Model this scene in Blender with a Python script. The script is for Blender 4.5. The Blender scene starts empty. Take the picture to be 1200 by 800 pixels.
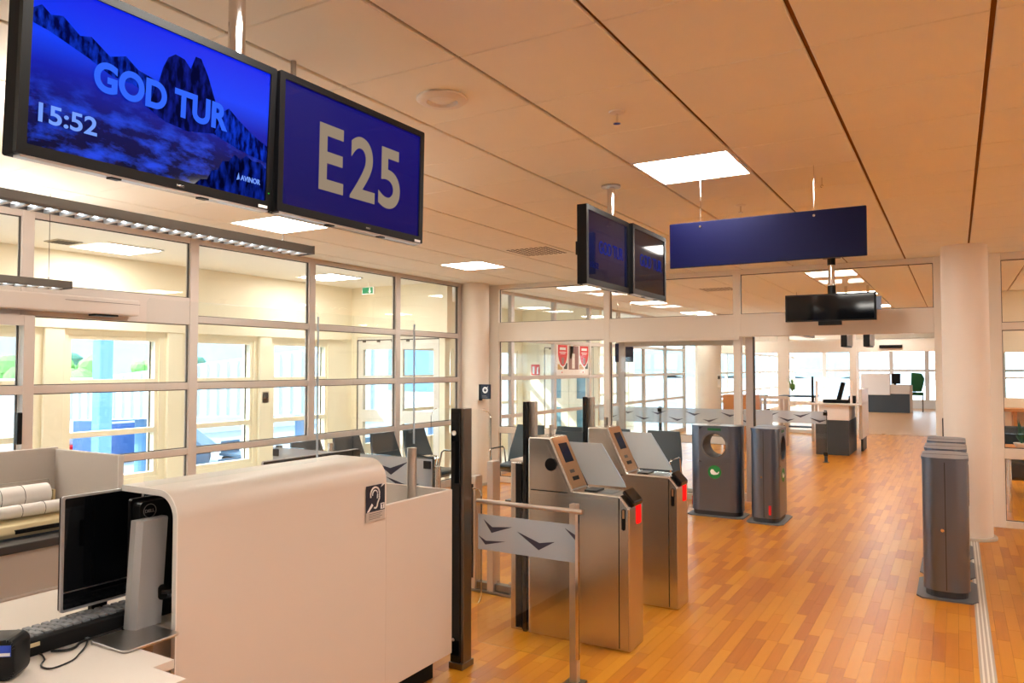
import bpy, bmesh, math, random
from mathutils import Vector, Matrix
random.seed(7)
SC = bpy.context.scene
COL = SC.collection
PI = math.pi
R = math.radians

# ------------------------------------------------------------------ camera
CAMZ = 1.68
HC = 2.897            # ceiling height
cd = bpy.data.cameras.new('camera'); cam = bpy.data.objects.new('camera', cd); COL.objects.link(cam)
cd.sensor_width = 36; cd.lens = 880.1 / 1200 * 36; cd.clip_end = 3000; cd.clip_start = 0.02
cam.location = (0, 0, CAMZ)
cam.rotation_euler = (PI / 2 + 0.034538, 0, 0.533125)
SC.camera = cam
# ------------------------------------------------------------------ world, sun, exposure
EXPOSURE = 0.62
W = bpy.data.worlds.new('World'); SC.world = W; W.use_nodes = True
wn = W.node_tree.nodes; bg = wn['Background']
bg.inputs[0].default_value = (0.66, 0.84, 1.0, 1); bg.inputs[1].default_value = 4.6
sd = bpy.data.lights.new('sun', 'SUN'); sun = bpy.data.objects.new('sun', sd); COL.objects.link(sun)
sd.energy = 6.0; sd.angle = R(1.0); sd.color = (1, 0.95, 0.86)
sun.rotation_euler = Vector((0.55, 0.62, -0.56)).to_track_quat('-Z', 'Y').to_euler()
sun.location = (-20, -10, 20)
PANEL = 21.0           # emission of the ceiling light panels
PANEL_C = (1.0, 0.955, 0.87)
vs = SC.view_settings
vs.view_transform = 'Standard'; vs.look = 'None'; vs.exposure = EXPOSURE; vs.gamma = 1; vs.use_curve_mapping = False
SC.cycles.use_denoising = True
SC.cycles.transparent_max_bounces = 40
SC.cycles.max_bounces = 10
SC.cycles.diffuse_bounces = 5
SC.cycles.sample_clamp_indirect = 6
SC.cycles.caustics_reflective = False; SC.cycles.caustics_refractive = False

# ------------------------------------------------------------------ materials
def lin(v):
    v /= 255.0
    return v / 12.92 if v <= 0.04045 else ((v + 0.055) / 1.055) ** 2.4
def rgb(r, g, b): return (lin(r), lin(g), lin(b), 1)
MATS = {}
def mat(name, col, rough=0.5, metal=0.0, spec=0.5, emit=None, noise=0.0, nscale=20, stretch=(1, 1, 1), bump=0.0, bscale=200, coat=0.0):
    m = bpy.data.materials.new(name); m.use_nodes = True
    nt = m.node_tree; p = nt.nodes['Principled BSDF']
    p.inputs['Base Color'].default_value = col
    p.inputs['Roughness'].default_value = rough
    p.inputs['Metallic'].default_value = metal
    p.inputs['Specular IOR Level'].default_value = spec
    p.inputs['Coat Weight'].default_value = coat
    if emit:
        p.inputs['Emission Color'].default_value = emit[0]; p.inputs['Emission Strength'].default_value = emit[1]
    if noise or bump:
        g = nt.nodes.new('ShaderNodeNewGeometry'); mp = nt.nodes.new('ShaderNodeMapping')
        mp.inputs['Scale'].default_value = stretch
        nt.links.new(g.outputs['Position'], mp.inputs['Vector'])
    if noise:
        n = nt.nodes.new('ShaderNodeTexNoise'); n.inputs['Scale'].default_value = nscale; n.inputs['Detail'].default_value = 4
        nt.links.new(mp.outputs[0], n.inputs['Vector'])
        mx = nt.nodes.new('ShaderNodeMix'); mx.data_type = 'RGBA'
        mx.inputs['A'].default_value = tuple(c * (1 - noise) for c in col[:3]) + (1,)
        mx.inputs['B'].default_value = tuple(min(1, c * (1 + noise)) for c in col[:3]) + (1,)
        nt.links.new(n.outputs['Fac'], mx.inputs['Factor']); nt.links.new(mx.outputs['Result'], p.inputs['Base Color'])
    if bump:
        n2 = nt.nodes.new('ShaderNodeTexNoise'); n2.inputs['Scale'].default_value = bscale; n2.inputs['Detail'].default_value = 2
        nt.links.new(mp.outputs[0], n2.inputs['Vector'])
        bp = nt.nodes.new('ShaderNodeBump'); bp.inputs['Strength'].default_value = bump; bp.inputs['Distance'].default_value = 0.002
        nt.links.new(n2.outputs['Fac'], bp.inputs['Height']); nt.links.new(bp.outputs[0], p.inputs['Normal'])
    MATS[name] = m
    return m
def emis(name, col, strength=1.0):
    m = bpy.data.materials.new(name); m.use_nodes = True; nt = m.node_tree
    nt.nodes.remove(nt.nodes['Principled BSDF'])
    e = nt.nodes.new('ShaderNodeEmission'); e.inputs[0].default_value = col; e.inputs[1].default_value = strength * (2 ** -EXPOSURE if name not in ('panel', 'added_uplight', 'tube') else 1)
    nt.links.new(e.outputs[0], nt.nodes['Material Output'].inputs[0]); MATS[name] = m
    return m
def glassmat(name, tint=(0.97, 0.985, 0.98, 1), refl=1.0, rough=0.0):
    m = bpy.data.materials.new(name); m.use_nodes = True; nt = m.node_tree
    nt.nodes.remove(nt.nodes['Principled BSDF'])
    t = nt.nodes.new('ShaderNodeBsdfTransparent'); t.inputs[0].default_value = tint
    g = nt.nodes.new('ShaderNodeBsdfGlossy'); g.inputs['Roughness'].default_value = rough; g.inputs[0].default_value = (1, 1, 1, 1)
    lw = nt.nodes.new('ShaderNodeLayerWeight'); lw.inputs[0].default_value = 0.5
    pw = nt.nodes.new('ShaderNodeMath'); pw.operation = 'POWER'; pw.inputs[1].default_value = 4.0
    ma = nt.nodes.new('ShaderNodeMath'); ma.operation = 'MULTIPLY_ADD'; ma.inputs[1].default_value = 0.55 * refl; ma.inputs[2].default_value = 0.025 * refl
    mx = nt.nodes.new('ShaderNodeMixShader')
    nt.links.new(lw.outputs['Facing'], pw.inputs[0]); nt.links.new(pw.outputs[0], ma.inputs[0]); nt.links.new(ma.outputs[0], mx.inputs[0])
    nt.links.new(t.outputs[0], mx.inputs[1]); nt.links.new(g.outputs[0], mx.inputs[2])
    nt.links.new(mx.outputs[0], nt.nodes['Material Output'].inputs[0]); MATS[name] = m
    return m
def frostmat(name, col, clear=0.35):
    m = bpy.data.materials.new(name); m.use_nodes = True; nt = m.node_tree
    nt.nodes.remove(nt.nodes['Principled BSDF'])
    t = nt.nodes.new('ShaderNodeBsdfTransparent'); t.inputs[0].default_value = (0.9, 0.93, 0.95, 1)
    d = nt.nodes.new('ShaderNodeBsdfDiffuse'); d.inputs[0].default_value = col
    tr = nt.nodes.new('ShaderNodeBsdfTranslucent'); tr.inputs[0].default_value = col
    a = nt.nodes.new('ShaderNodeMixShader'); a.inputs[0].default_value = 0.45
    b = nt.nodes.new('ShaderNodeMixShader'); b.inputs[0].default_value = clear
    nt.links.new(d.outputs[0], a.inputs[1]); nt.links.new(tr.outputs[0], a.inputs[2])
    nt.links.new(a.outputs[0], b.inputs[1]); nt.links.new(t.outputs[0], b.inputs[2])
    nt.links.new(b.outputs[0], nt.nodes['Material Output'].inputs[0]); MATS[name] = m
    return m
def woodfloor(name, c_dark, c_mid, c_light, rough=0.32):
    m = bpy.data.materials.new(name); m.use_nodes = True; nt = m.node_tree; p = nt.nodes['Principled BSDF']
    g = nt.nodes.new('ShaderNodeNewGeometry'); oi = nt.nodes.new('ShaderNodeObjectInfo')
    ad = nt.nodes.new('ShaderNodeMath'); ad.operation = 'ADD'
    fr = nt.nodes.new('ShaderNodeMath'); fr.operation = 'FRACT'
    nt.links.new(g.outputs['Random Per Island'], ad.inputs[0]); nt.links.new(oi.outputs['Random'], ad.inputs[1]); nt.links.new(ad.outputs[0], fr.inputs[0])
    mp = nt.nodes.new('ShaderNodeMapping'); mp.inputs['Scale'].default_value = (60, 4, 1)
    nt.links.new(g.outputs['Position'], mp.inputs['Vector'])
    cb = nt.nodes.new('ShaderNodeVectorMath'); cb.operation = 'ADD'
    sc = nt.nodes.new('ShaderNodeMath'); sc.operation = 'MULTIPLY'; sc.inputs[1].default_value = 91.0
    nt.links.new(fr.outputs[0], sc.inputs[0]); nt.links.new(mp.outputs[0], cb.inputs[0]); nt.links.new(sc.outputs[0], cb.inputs[1])
    n = nt.nodes.new('ShaderNodeTexNoise'); n.inputs['Scale'].default_value = 1.0; n.inputs['Detail'].default_value = 5
    nt.links.new(cb.outputs[0], n.inputs['Vector'])
    mixf = nt.nodes.new('ShaderNodeMath'); mixf.operation = 'MULTIPLY_ADD'; mixf.inputs[1].default_value = 0.28
    sub = nt.nodes.new('ShaderNodeMath'); sub.operation = 'SUBTRACT'; sub.inputs[1].default_value = 0.14
    nt.links.new(fr.outputs[0], sub.inputs[0])
    nt.links.new(n.outputs['Fac'], mixf.inputs[0]); nt.links.new(sub.outputs[0], mixf.inputs[2])
    cr = nt.nodes.new('ShaderNodeValToRGB'); e = cr.color_ramp.elements
    e[0].position = 0.0; e[0].color = c_dark; e[1].position = 1.0; e[1].color = c_light
    x = cr.color_ramp.elements.new(0.18); x.color = tuple(0.5 * (a + b) for a, b in zip(c_dark, c_mid))
    x = cr.color_ramp.elements.new(0.5); x.color = c_mid
    nt.links.new(mixf.outputs[0], cr.inputs[0]); nt.links.new(cr.outputs[0], p.inputs['Base Color'])
    p.inputs['Roughness'].default_value = rough; p.inputs['Specular IOR Level'].default_value = 0.32
    MATS[name] = m
    return m

M = MATS
mat('tile', rgb(246, 243, 232), 0.8, noise=0.02, nscale=6, bump=0.25, bscale=260)
mat('ceil_void', rgb(150, 104, 60), 0.9)
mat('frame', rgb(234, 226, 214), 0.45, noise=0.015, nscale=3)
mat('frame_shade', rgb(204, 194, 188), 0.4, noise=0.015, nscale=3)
mat('seal', rgb(62, 56, 52), 0.6)
mat('cream', rgb(246, 236, 212), 0.5, noise=0.015, nscale=2)
mat('white_paint', rgb(238, 232, 224), 0.5, noise=0.01, nscale=2)
mat('column', rgb(240, 230, 218), 0.5, noise=0.012, nscale=3)
mat('corr_floor', rgb(214, 200, 182), 0.35, noise=0.04, nscale=8)
mat('white_lam', rgb(222, 212, 202), 0.42, noise=0.01, nscale=4)
mat('white_edge', rgb(244, 240, 236), 0.4)
mat('grey_lam', rgb(196, 186, 178), 0.45, noise=0.015, nscale=5)
mat('dark_top', rgb(72, 68, 68), 0.45, noise=0.05, nscale=30)
mat('charcoal', rgb(62, 70, 76), 0.5, noise=0.03, nscale=12)
mat('black', rgb(11, 11, 13), 0.4, spec=0.25)
mat('black_matte', rgb(15, 15, 17), 0.7, spec=0.25)
mat('black_gloss', rgb(12, 14, 18), 0.06)
mat('silver', rgb(190, 186, 182), 0.32, 1.0)
mat('chrome', rgb(222, 218, 214), 0.12, 1.0)
mat('steel', rgb(206, 200, 192), 0.24, 1.0, noise=0.06, nscale=1.2, stretch=(1, 1, 0.4), bump=0.05, bscale=120)
mat('steel_dark', rgb(126, 116, 106), 0.34, 1.0, noise=0.08, nscale=2)
mat('bronze', rgb(206, 160, 120), 0.3, 0.9)
mat('alu_post', rgb(206, 196, 188), 0.3, 0.85)
mat('bin_grey', rgb(116, 124, 140), 0.28, 0.9, noise=0.04, nscale=300)
mat('bin_dark', rgb(58, 58, 62), 0.5)
mat('bin_plate', rgb(112, 112, 116), 0.5, 0.3)
mat('navy', rgb(7, 9, 52), 0.4, spec=0.2)
mat('navy_sticker', rgb(16, 24, 48), 0.4)
mat('print_white', rgb(240, 240, 240), 0.5)
mat('print_grey', rgb(120, 116, 114), 0.6)
mat('label_blue', rgb(30, 70, 190), 0.5)
mat('red_paint', rgb(214, 24, 36), 0.5)
mat('green_paint', rgb(24, 132, 62), 0.5)
mat('green_dark', rgb(20, 104, 58), 0.5)
mat('seat_leather', rgb(22, 40, 48), 0.32)
mat('seat_shell', rgb(46, 52, 58), 0.35)
mat('beige_plastic', rgb(206, 190, 150), 0.5, noise=0.02, nscale=20)
mat('paper', rgb(238, 234, 230), 0.7)
mat('key_grey', rgb(128, 132, 138), 0.5)
mat('cable', rgb(16, 14, 16), 0.5)
mat('lamp_body', rgb(96, 90, 86), 0.4, 0.3)
mat('lamp_slat', rgb(240, 242, 244), 0.4)
mat('silver_paint', rgb(188, 188, 190), 0.35, 0.35)
mat('vent', rgb(180, 168, 150), 0.6)
mat('vent_hole', rgb(60, 46, 34), 0.8)
mat('orange_wood', rgb(200, 128, 60), 0.4, noise=0.1, nscale=6)
mat('tarmac', rgb(128, 136, 146), 0.85, noise=0.06, nscale=0.3)
mat('bridge_white', rgb(176, 188, 196), 0.5, noise=0.02, nscale=0.5)
mat('bridge_blue', rgb(84, 124, 160), 0.5)
mat('hill', rgb(104, 138, 150), 0.95, noise=0.12, nscale=0.02)  # blue-green tone puts the haze of distance into the base colour
mat('leaf', rgb(110, 160, 84), 0.8, noise=0.3, nscale=0.6)
mat('leaf_dark', rgb(44, 96, 78), 0.8, noise=0.3, nscale=0.6)
mat('trunk', rgb(90, 76, 62), 0.9)
mat('container', rgb(34, 72, 128), 0.5)
mat('machine', rgb(60, 84, 104), 0.5, 0.2)
mat('apron_white', rgb(190, 196, 202), 0.5)
mat('wallpaper_a', rgb(206, 160, 90), 0.6)
mat('wallpaper_b', rgb(150, 110, 106), 0.6)
mat('door_blue', rgb(90, 140, 160), 0.2)
mat('strip', rgb(190, 176, 160), 0.45, 0.2)
mat('joint', rgb(70, 36, 12), 0.8)
mat('carpet', rgb(70, 46, 30), 0.8)
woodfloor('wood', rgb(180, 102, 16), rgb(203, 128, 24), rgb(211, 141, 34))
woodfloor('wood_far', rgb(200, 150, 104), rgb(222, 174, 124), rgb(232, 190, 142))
glassmat('glass')
glassmat('glass_screen', (0.96, 0.98, 0.98, 1), 1.3)
glassmat('glass_tint', (0.80, 0.88, 0.90, 1), 1.6)
frostmat('frost', rgb(214, 226, 238), 0.25)
frostmat('guard', rgb(226, 234, 238), 0.22)
frostmat('chevron', rgb(92, 92, 110), 0.12)
emis('panel', PANEL_C + (1,), PANEL)
emis('tube', (0.9, 0.97, 1.0, 1), 3.0)
emis('red_led', rgb(255, 24, 20), 1.6)
emis('green_led', rgb(60, 220, 60), 1.0)
emis('exit_green', rgb(90, 190, 130), 0.8)
emis('txt_blue', rgb(52, 104, 255), 1.0)
emis('txt_white', rgb(120, 160, 255), 1.0)
emis('txt_brown', rgb(150, 132, 112), 1.0)
emis('txt_dim', rgb(34, 44, 128), 1.0)
emis('txt_dim2', rgb(20, 30, 90), 1.0)

def screenmat(name, stops, spots=None, spot_col=None, gloss=0.06):
    """emissive screen: vertical gradient over generated Z, with cloudy patches"""
    m = bpy.data.materials.new(name); m.use_nodes = True; nt = m.node_tree; p = nt.nodes['Principled BSDF']
    p.inputs['Base Color'].default_value = (0.004, 0.004, 0.006, 1); p.inputs['Roughness'].default_value = gloss; p.inputs['Specular IOR Level'].default_value = 0.12
    tc = nt.nodes.new('ShaderNodeTexCoord'); sp = nt.nodes.new('ShaderNodeSeparateXYZ')
    nt.links.new(tc.outputs['Generated'], sp.inputs[0])
    cr = nt.nodes.new('ShaderNodeValToRGB'); els = cr.color_ramp.elements
    els[0].position, els[0].color = stops[0]; els[1].position, els[1].color = stops[-1]
    for s in stops[1:-1]:
        q = els.new(s[0]); q.color = s[1]
    nt.links.new(sp.outputs['Z'], cr.inputs[0]); out = cr.outputs[0]
    if spots:
        mp = nt.nodes.new('ShaderNodeMapping'); mp.inputs['Scale'].default_value = spots
        nt.links.new(tc.outputs['Generated'], mp.inputs[0])
        n = nt.nodes.new('ShaderNodeTexNoise'); n.inputs['Scale'].default_value = 1.0; n.inputs['Detail'].default_value = 6; n.inputs['Roughness'].default_value = 0.6
        nt.links.new(mp.outputs[0], n.inputs['Vector'])
        c2 = nt.nodes.new('ShaderNodeValToRGB'); c2.color_ramp.elements[0].position = 0.47; c2.color_ramp.elements[1].position = 0.66
        nt.links.new(n.outputs['Fac'], c2.inputs[0])
        # only below the horizon of the picture
        lo = nt.nodes.new('ShaderNodeMapRange'); lo.inputs[1].default_value = 0.50; lo.inputs[2].default_value = 0.28
        nt.links.new(sp.outputs['Z'], lo.inputs[0])
        mu = nt.nodes.new('ShaderNodeMath'); mu.operation = 'MULTIPLY'
        nt.links.new(c2.outputs[0], mu.inputs[0]); nt.links.new(lo.outputs[0], mu.inputs[1])
        mx = nt.nodes.new('ShaderNodeMix'); mx.data_type = 'RGBA'; mx.inputs['B'].default_value = spot_col
        nt.links.new(mu.outputs[0], mx.inputs['Factor']); nt.links.new(out, mx.inputs['A']); out = mx.outputs['Result']
    nt.links.new(out, p.inputs['Emission Color']); p.inputs['Emission Strength'].default_value = 2 ** -EXPOSURE
    MATS[name] = m
screenmat('scr_mountain', [(0.0, rgb(2, 4, 40)), (0.25, rgb(2, 8, 84)), (0.5, rgb(2, 24, 170)), (0.68, rgb(0, 62, 255)), (1.0, rgb(0, 30, 236))], (7, 1, 9), rgb(24, 70, 230))
screenmat('scr_gate', [(0.0, rgb(2, 4, 84)), (1.0, rgb(3, 5, 108))])
screenmat('scr_dim', [(0.0, rgb(4, 6, 26)), (0.5, rgb(6, 12, 62)), (1.0, rgb(6, 8, 30))])
screenmat('scr_dim2', [(0.0, rgb(6, 8, 14)), (0.5, rgb(8, 10, 34)), (1.0, rgb(8, 10, 16))])
def rockmat(name, dark, light, scale):
    m = bpy.data.materials.new(name); m.use_nodes = True; nt = m.node_tree
    nt.nodes.remove(nt.nodes['Principled BSDF'])
    e = nt.nodes.new('ShaderNodeEmission'); tc = nt.nodes.new('ShaderNodeTexCoord')
    mp = nt.nodes.new('ShaderNodeMapping'); mp.inputs['Scale'].default_value = (scale, scale, scale * 0.35)
    n = nt.nodes.new('ShaderNodeTexNoise'); n.inputs['Scale'].default_value = 1; n.inputs['Detail'].default_value = 6
    cr = nt.nodes.new('ShaderNodeValToRGB'); cr.color_ramp.elements[0].position = 0.42; cr.color_ramp.elements[0].color = dark
    cr.color_ramp.elements[1].position = 0.72; cr.color_ramp.elements[1].color = light
    nt.links.new(tc.outputs['Object'], mp.inputs[0]); nt.links.new(mp.outputs[0], n.inputs['Vector'])
    nt.links.new(n.outputs['Fac'], cr.inputs[0]); nt.links.new(cr.outputs[0], e.inputs[0]); e.inputs[1].default_value = 2 ** -EXPOSURE
    nt.links.new(e.outputs[0], nt.nodes['Material Output'].inputs[0]); MATS[name] = m
rockmat('pic_rock', rgb(6, 8, 52), rgb(22, 34, 150), 60)
rockmat('pic_ridge', rgb(4, 8, 70), rgb(20, 60, 220), 80)
rockmat('pic_shore', rgb(2, 4, 40), rgb(18, 44, 170), 50)

# ------------------------------------------------------------------ geometry helpers
class B:
    """collects solids in a bmesh; world coordinates unless local=True at build"""
    def __init__(s): s.bm = bmesh.new()
    def box(s, x0, x1, y0, y1, z0, z1, bev=0, seg=2):
        r = bmesh.ops.create_cube(s.bm, size=1.0)
        vs_ = r['verts']
        for v in vs_:
            v.co = Vector((x0 + (v.co.x + .5) * (x1 - x0), y0 + (v.co.y + .5) * (y1 - y0), z0 + (v.co.z + .5) * (z1 - z0)))
        if bev:
            ed = list({e for v in vs_ for e in v.link_edges})
            bmesh.ops.bevel(s.bm, geom=ed, offset=bev, segments=seg, profile=0.5, affect='EDGES')
        return s
    def prism(s, poly, axis, a, b, bev=0, seg=2):
        """poly: 2-D points; axis 'x': (y,z), 'y': (x,z), 'z': (x,y); extruded a..b"""
        def P(p, t):
            return {'x': (t, p[0], p[1]), 'y': (p[0], t, p[1]), 'z': (p[0], p[1], t)}[axis]
        lo = [s.bm.verts.new(P(p, a)) for p in poly]; hi = [s.bm.verts.new(P(p, b)) for p in poly]
        n = len(poly); fs = [s.bm.faces.new(lo), s.bm.faces.new(hi)]
        for i in range(n):
            fs.append(s.bm.faces.new((lo[i], lo[(i + 1) % n], hi[(i + 1) % n], hi[i])))
        bmesh.ops.recalc_face_normals(s.bm, faces=fs)
        if bev:
            ed = list({e for f in fs for e in f.edges})
            bmesh.ops.bevel(s.bm, geom=ed, offset=bev, segments=seg, profile=0.5, affect='EDGES')
        return s
    def ring(s, outer, inner, axis, a, b):
        """prism with a hole: outer and inner loops have the same point count"""
        def P(p, t):
            return {'x': (t, p[0], p[1]), 'y': (p[0], t, p[1]), 'z': (p[0], p[1], t)}[axis]
        n = len(outer); L = [[s.bm.verts.new(P(p, t)) for p in lp] for lp in (outer, inner) for t in (a, b)]
        oa, ob, ia, ib = L; fs = []
        for i in range(n):
            j = (i + 1) % n
            for q in ((oa[i], oa[j], ob[j], ob[i]), (ia[j], ia[i], ib[i], ib[j]), (oa[j], oa[i], ia[i], ia[j]), (ob[i], ob[j], ib[j], ib[i])):
                fs.append(s.bm.faces.new(q))
        bmesh.ops.recalc_face_normals(s.bm, faces=fs)
        return s
    def cyl(s, p0, p1, r, n=12, r2=None):
        p0 = Vector(p0); p1 = Vector(p1); d = p1 - p0; r2 = r if r2 is None else r2
        q = Vector((0, 0, 1)).rotation_difference(d) if d.length else None
        res = bmesh.ops.create_cone(s.bm, cap_ends=True, segments=n, radius1=r, radius2=r2, depth=d.length)
        Mx = Matrix.Translation((p0 + p1) / 2) @ q.to_matrix().to_4x4()
        for v in res['verts']: v.co = Mx @ v.co
        return s
    def tube(s, pts, r, n=8):
        pts = [Vector(p) for p in pts]; rings = []
        up = Vector((0, 0, 1))
        for i, p in enumerate(pts):
            t = (pts[min(i + 1, len(pts) - 1)] - pts[max(i - 1, 0)]).normalized()
            a = t.cross(up)
            if a.length < 1e-3: a = t.cross(Vector((1, 0, 0)))
            a.normalize(); b = t.cross(a)
            rings.append([s.bm.verts.new(p + a * (r * math.cos(2 * PI * k / n)) + b * (r * math.sin(2 * PI * k / n))) for k in range(n)])
        fs = []
        for i in range(len(rings) - 1):
            for k in range(n):
                fs.append(s.bm.faces.new((rings[i][k], rings[i][(k + 1) % n], rings[i + 1][(k + 1) % n], rings[i + 1][k])))
        fs.append(s.bm.faces.new(rings[0])); fs.append(s.bm.faces.new(rings[-1]))
        bmesh.ops.recalc_face_normals(s.bm, faces=fs)
        return s
    def lathe(s, prof, n=32, c=(0, 0, 0)):
        rings = []
        for r, z in prof:
            rings.append([s.bm.verts.new((c[0] + r * math.cos(2 * PI * k / n), c[1] + r * math.sin(2 * PI * k / n), c[2] + z)) for k in range(n)])
        fs = []
        for i in range(len(rings) - 1):
            for k in range(n):
                fs.append(s.bm.faces.new((rings[i][k], rings[i][(k + 1) % n], rings[i + 1][(k + 1) % n], rings[i + 1][k])))
        fs.append(s.bm.faces.new(rings[0])); fs.append(s.bm.faces.new(rings[-1]))
        bmesh.ops.recalc_face_normals(s.bm, faces=fs)
        return s
    def build(s, name, m, parent=None, local=False, smooth=False):
        me = bpy.data.meshes.new(name); o = bpy.data.objects.new(name, me)
        if parent is not None:
            o.parent = parent
            if not local:
                off = Vector((0, 0, 0)); q = parent
                while q is not None:
                    off += q.location; q = q.parent
                for v in s.bm.verts: v.co -= off
        s.bm.to_mesh(me); s.bm.free()
        me.materials.append(MATS[m] if isinstance(m, str) else m)
        if smooth:
            for p in me.polygons: p.use_smooth = True
            try: me.set_sharp_from_angle(angle=R(40))
            except Exception: pass
        COL.objects.link(o)
        return o
def tag(o, label, cat=None, group=None, kind=None):
    o['label'] = label
    if cat: o['category'] = cat
    if group: o['group'] = group
    if kind: o['kind'] = kind
    return o
def thing(name, label, cat, loc=(0, 0, 0), rz=0, group=None, kind=None, rx=0):
    o = bpy.data.objects.new(name, None); COL.objects.link(o)
    o.location = loc; o.rotation_euler = (rx, 0, rz); o.empty_display_size = 0.1
    return tag(o, label, cat, group, kind)
def struct(name, label, loc=(0, 0, 0)):
    return thing(name, label, None, loc, kind='structure')
def copy_tree(o, parent=None):
    c = o.copy(); COL.objects.link(c); c.parent = parent
    for ch in list(o.children): copy_tree(ch, c)
    return c
def text(body, w, h, m, parent, x, z, y, name='lettering', depth=0.0012, bold=0.018):
    """flat lettering facing local -Y, fitted to w x h with its lower-left corner at (x, z); y is the front"""
    cu = bpy.data.curves.new('t', 'FONT'); cu.body = body; cu.size = 1.0; cu.extrude = 0.0; cu.offset = bold
    to = bpy.data.objects.new('t', cu); COL.objects.link(to)
    dg = bpy.context.evaluated_depsgraph_get(); dg.update()
    me = bpy.data.meshes.new_from_object(to.evaluated_get(dg))
    bpy.data.objects.remove(to); bpy.data.curves.remove(cu)
    xs = [v.co.x for v in me.vertices]; ys = [v.co.y for v in me.vertices]
    x0, x1, y0, y1 = min(xs), max(xs), min(ys), max(ys)
    bm = bmesh.new(); bm.from_mesh(me)
    r = bmesh.ops.extrude_face_region(bm, geom=list(bm.faces))
    for v in [g for g in r['geom'] if isinstance(g, bmesh.types.BMVert)]: v.co.z += 1.0
    for v in bm.verts:
        a = (v.co.x - x0) / (x1 - x0) * w; b = (v.co.y - y0) / (y1 - y0) * h; t = v.co.z
        v.co = Vector((x + a, y - depth * t, z + b))
    bmesh.ops.recalc_face_normals(bm, faces=list(bm.faces))
    bm.to_mesh(me); bm.free(); me.name = name
    me.materials.clear(); me.materials.append(MATS[m])
    o = bpy.data.objects.new(name, me); o.parent = parent; COL.objects.link(o)
    return o
def smooth_path(pts, n=6):
    P_ = [Vector(p) for p in pts]; out = []
    for i in range(len(P_) - 1):
        a, b, c, d = P_[max(i - 1, 0)], P_[i], P_[i + 1], P_[min(i + 2, len(P_) - 1)]
        for k in range(n):
            t = k / n
            out.append(0.5 * ((2 * b) + (c - a) * t + (2 * a - 5 * b + 4 * c - d) * t * t + (3 * b - a - 3 * c + d) * t ** 3))
    return out + [P_[-1]]
def rrect(x0, x1, z0, z1, r, n=5):
    pts = []
    for cx, cz, a in ((x1 - r, z1 - r, 0), (x0 + r, z1 - r, 90), (x0 + r, z0 + r, 180), (x1 - r, z0 + r, 270)):
        for k in range(n + 1):
            t = R(a + 90 * k / n); pts.append((cx + r * math.cos(t), cz + r * math.sin(t)))
    return pts

# ================================================================== SETTING
XW, YF, YF2, YF3 = -6.2, 9.5, 20.5, 35.0     # left glazing, glass partitions across the hall
XR = 3.6
# ------------------------------------------------------------------ floor
fl = struct('floor', 'orange parquet floor of short wooden strips')
B().box(XW, XR, -4, YF2 + 0.5, -0.12, -0.012).build('subfloor', 'joint', fl)
PW = 0.068
LENS = (0.36, 0.45, 0.54, 0.63)
PM = {}
for L in LENS:
    me_ = B().box(-PW / 2 + .0005, PW / 2 - .0005, -L / 2 + .0006, L / 2 - .0006, -0.012, 0.0)
    t_ = bpy.data.meshes.new('plank'); me_.bm.to_mesh(t_); me_.bm.free(); t_.materials.append(M['wood']); PM[L] = t_
verts, faces, solo = [], [], []
ncol = int((XR - XW) / PW)
for i in range(ncol):
    xc = XW + (i + .5) * PW
    y = 0.3 + random.random() * 0.4
    while y < YF2 + 0.4:
        L = random.choice(LENS); yc = y + L / 2; y += L
        if -1.70 < xc < 0.09 and 4.1 < yc < 9.4 and len(solo) < 4000:
            solo.append((yc + (0 if xc > -1.7 else 3), xc, yc, L)); continue
        faces.append((xc, yc, L))
solo.sort()
for k, (_, xc, yc, L) in enumerate(solo):
    if k < 298:
        o = bpy.data.objects.new('plank', PM[L]); o.parent = fl; o.location = (xc, yc, 0); COL.objects.link(o)
    else: faces.append((xc, yc, L))
V, F = [], []
for xc, yc, L in faces:
    b = len(V); x0, x1, y0, y1 = xc - PW / 2 + .0005, xc + PW / 2 - .0005, yc - L / 2 + .0006, yc + L / 2 - .0006
    V += [(x0, y0, -.012), (x1, y0, -.012), (x1, y1, -.012), (x0, y1, -.012), (x0, y0, 0), (x1, y0, 0), (x1, y1, 0), (x0, y1, 0)]
    F += [(b + 4, b + 5, b + 6, b + 7), (b, b + 1, b + 5, b + 4), (b + 1, b + 2, b + 6, b + 5), (b + 2, b + 3, b + 7, b + 6), (b + 3, b, b + 4, b + 7)]
me = bpy.data.meshes.new('plank_field'); me.from_pydata(V, [], F); me.materials.append(M['wood'])
o = bpy.data.objects.new('plank_field', me); o.parent = fl; o['kind'] = 'stuff'; COL.objects.link(o)
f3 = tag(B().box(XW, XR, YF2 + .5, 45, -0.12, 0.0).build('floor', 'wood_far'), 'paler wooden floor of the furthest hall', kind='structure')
tr = struct('trim_1', 'pale ribbed metal strip set into the parquet, running up to the round column')
B().box(0.085, 0.165, 2.0, 8.6, 0.0, 0.004).build('track', 'strip', tr)
for k in range(3): B().box(0.098 + k * .022, 0.108 + k * .022, 2.0, 8.6, 0.004, 0.006).build('rib', 'frame', tr)

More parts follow.
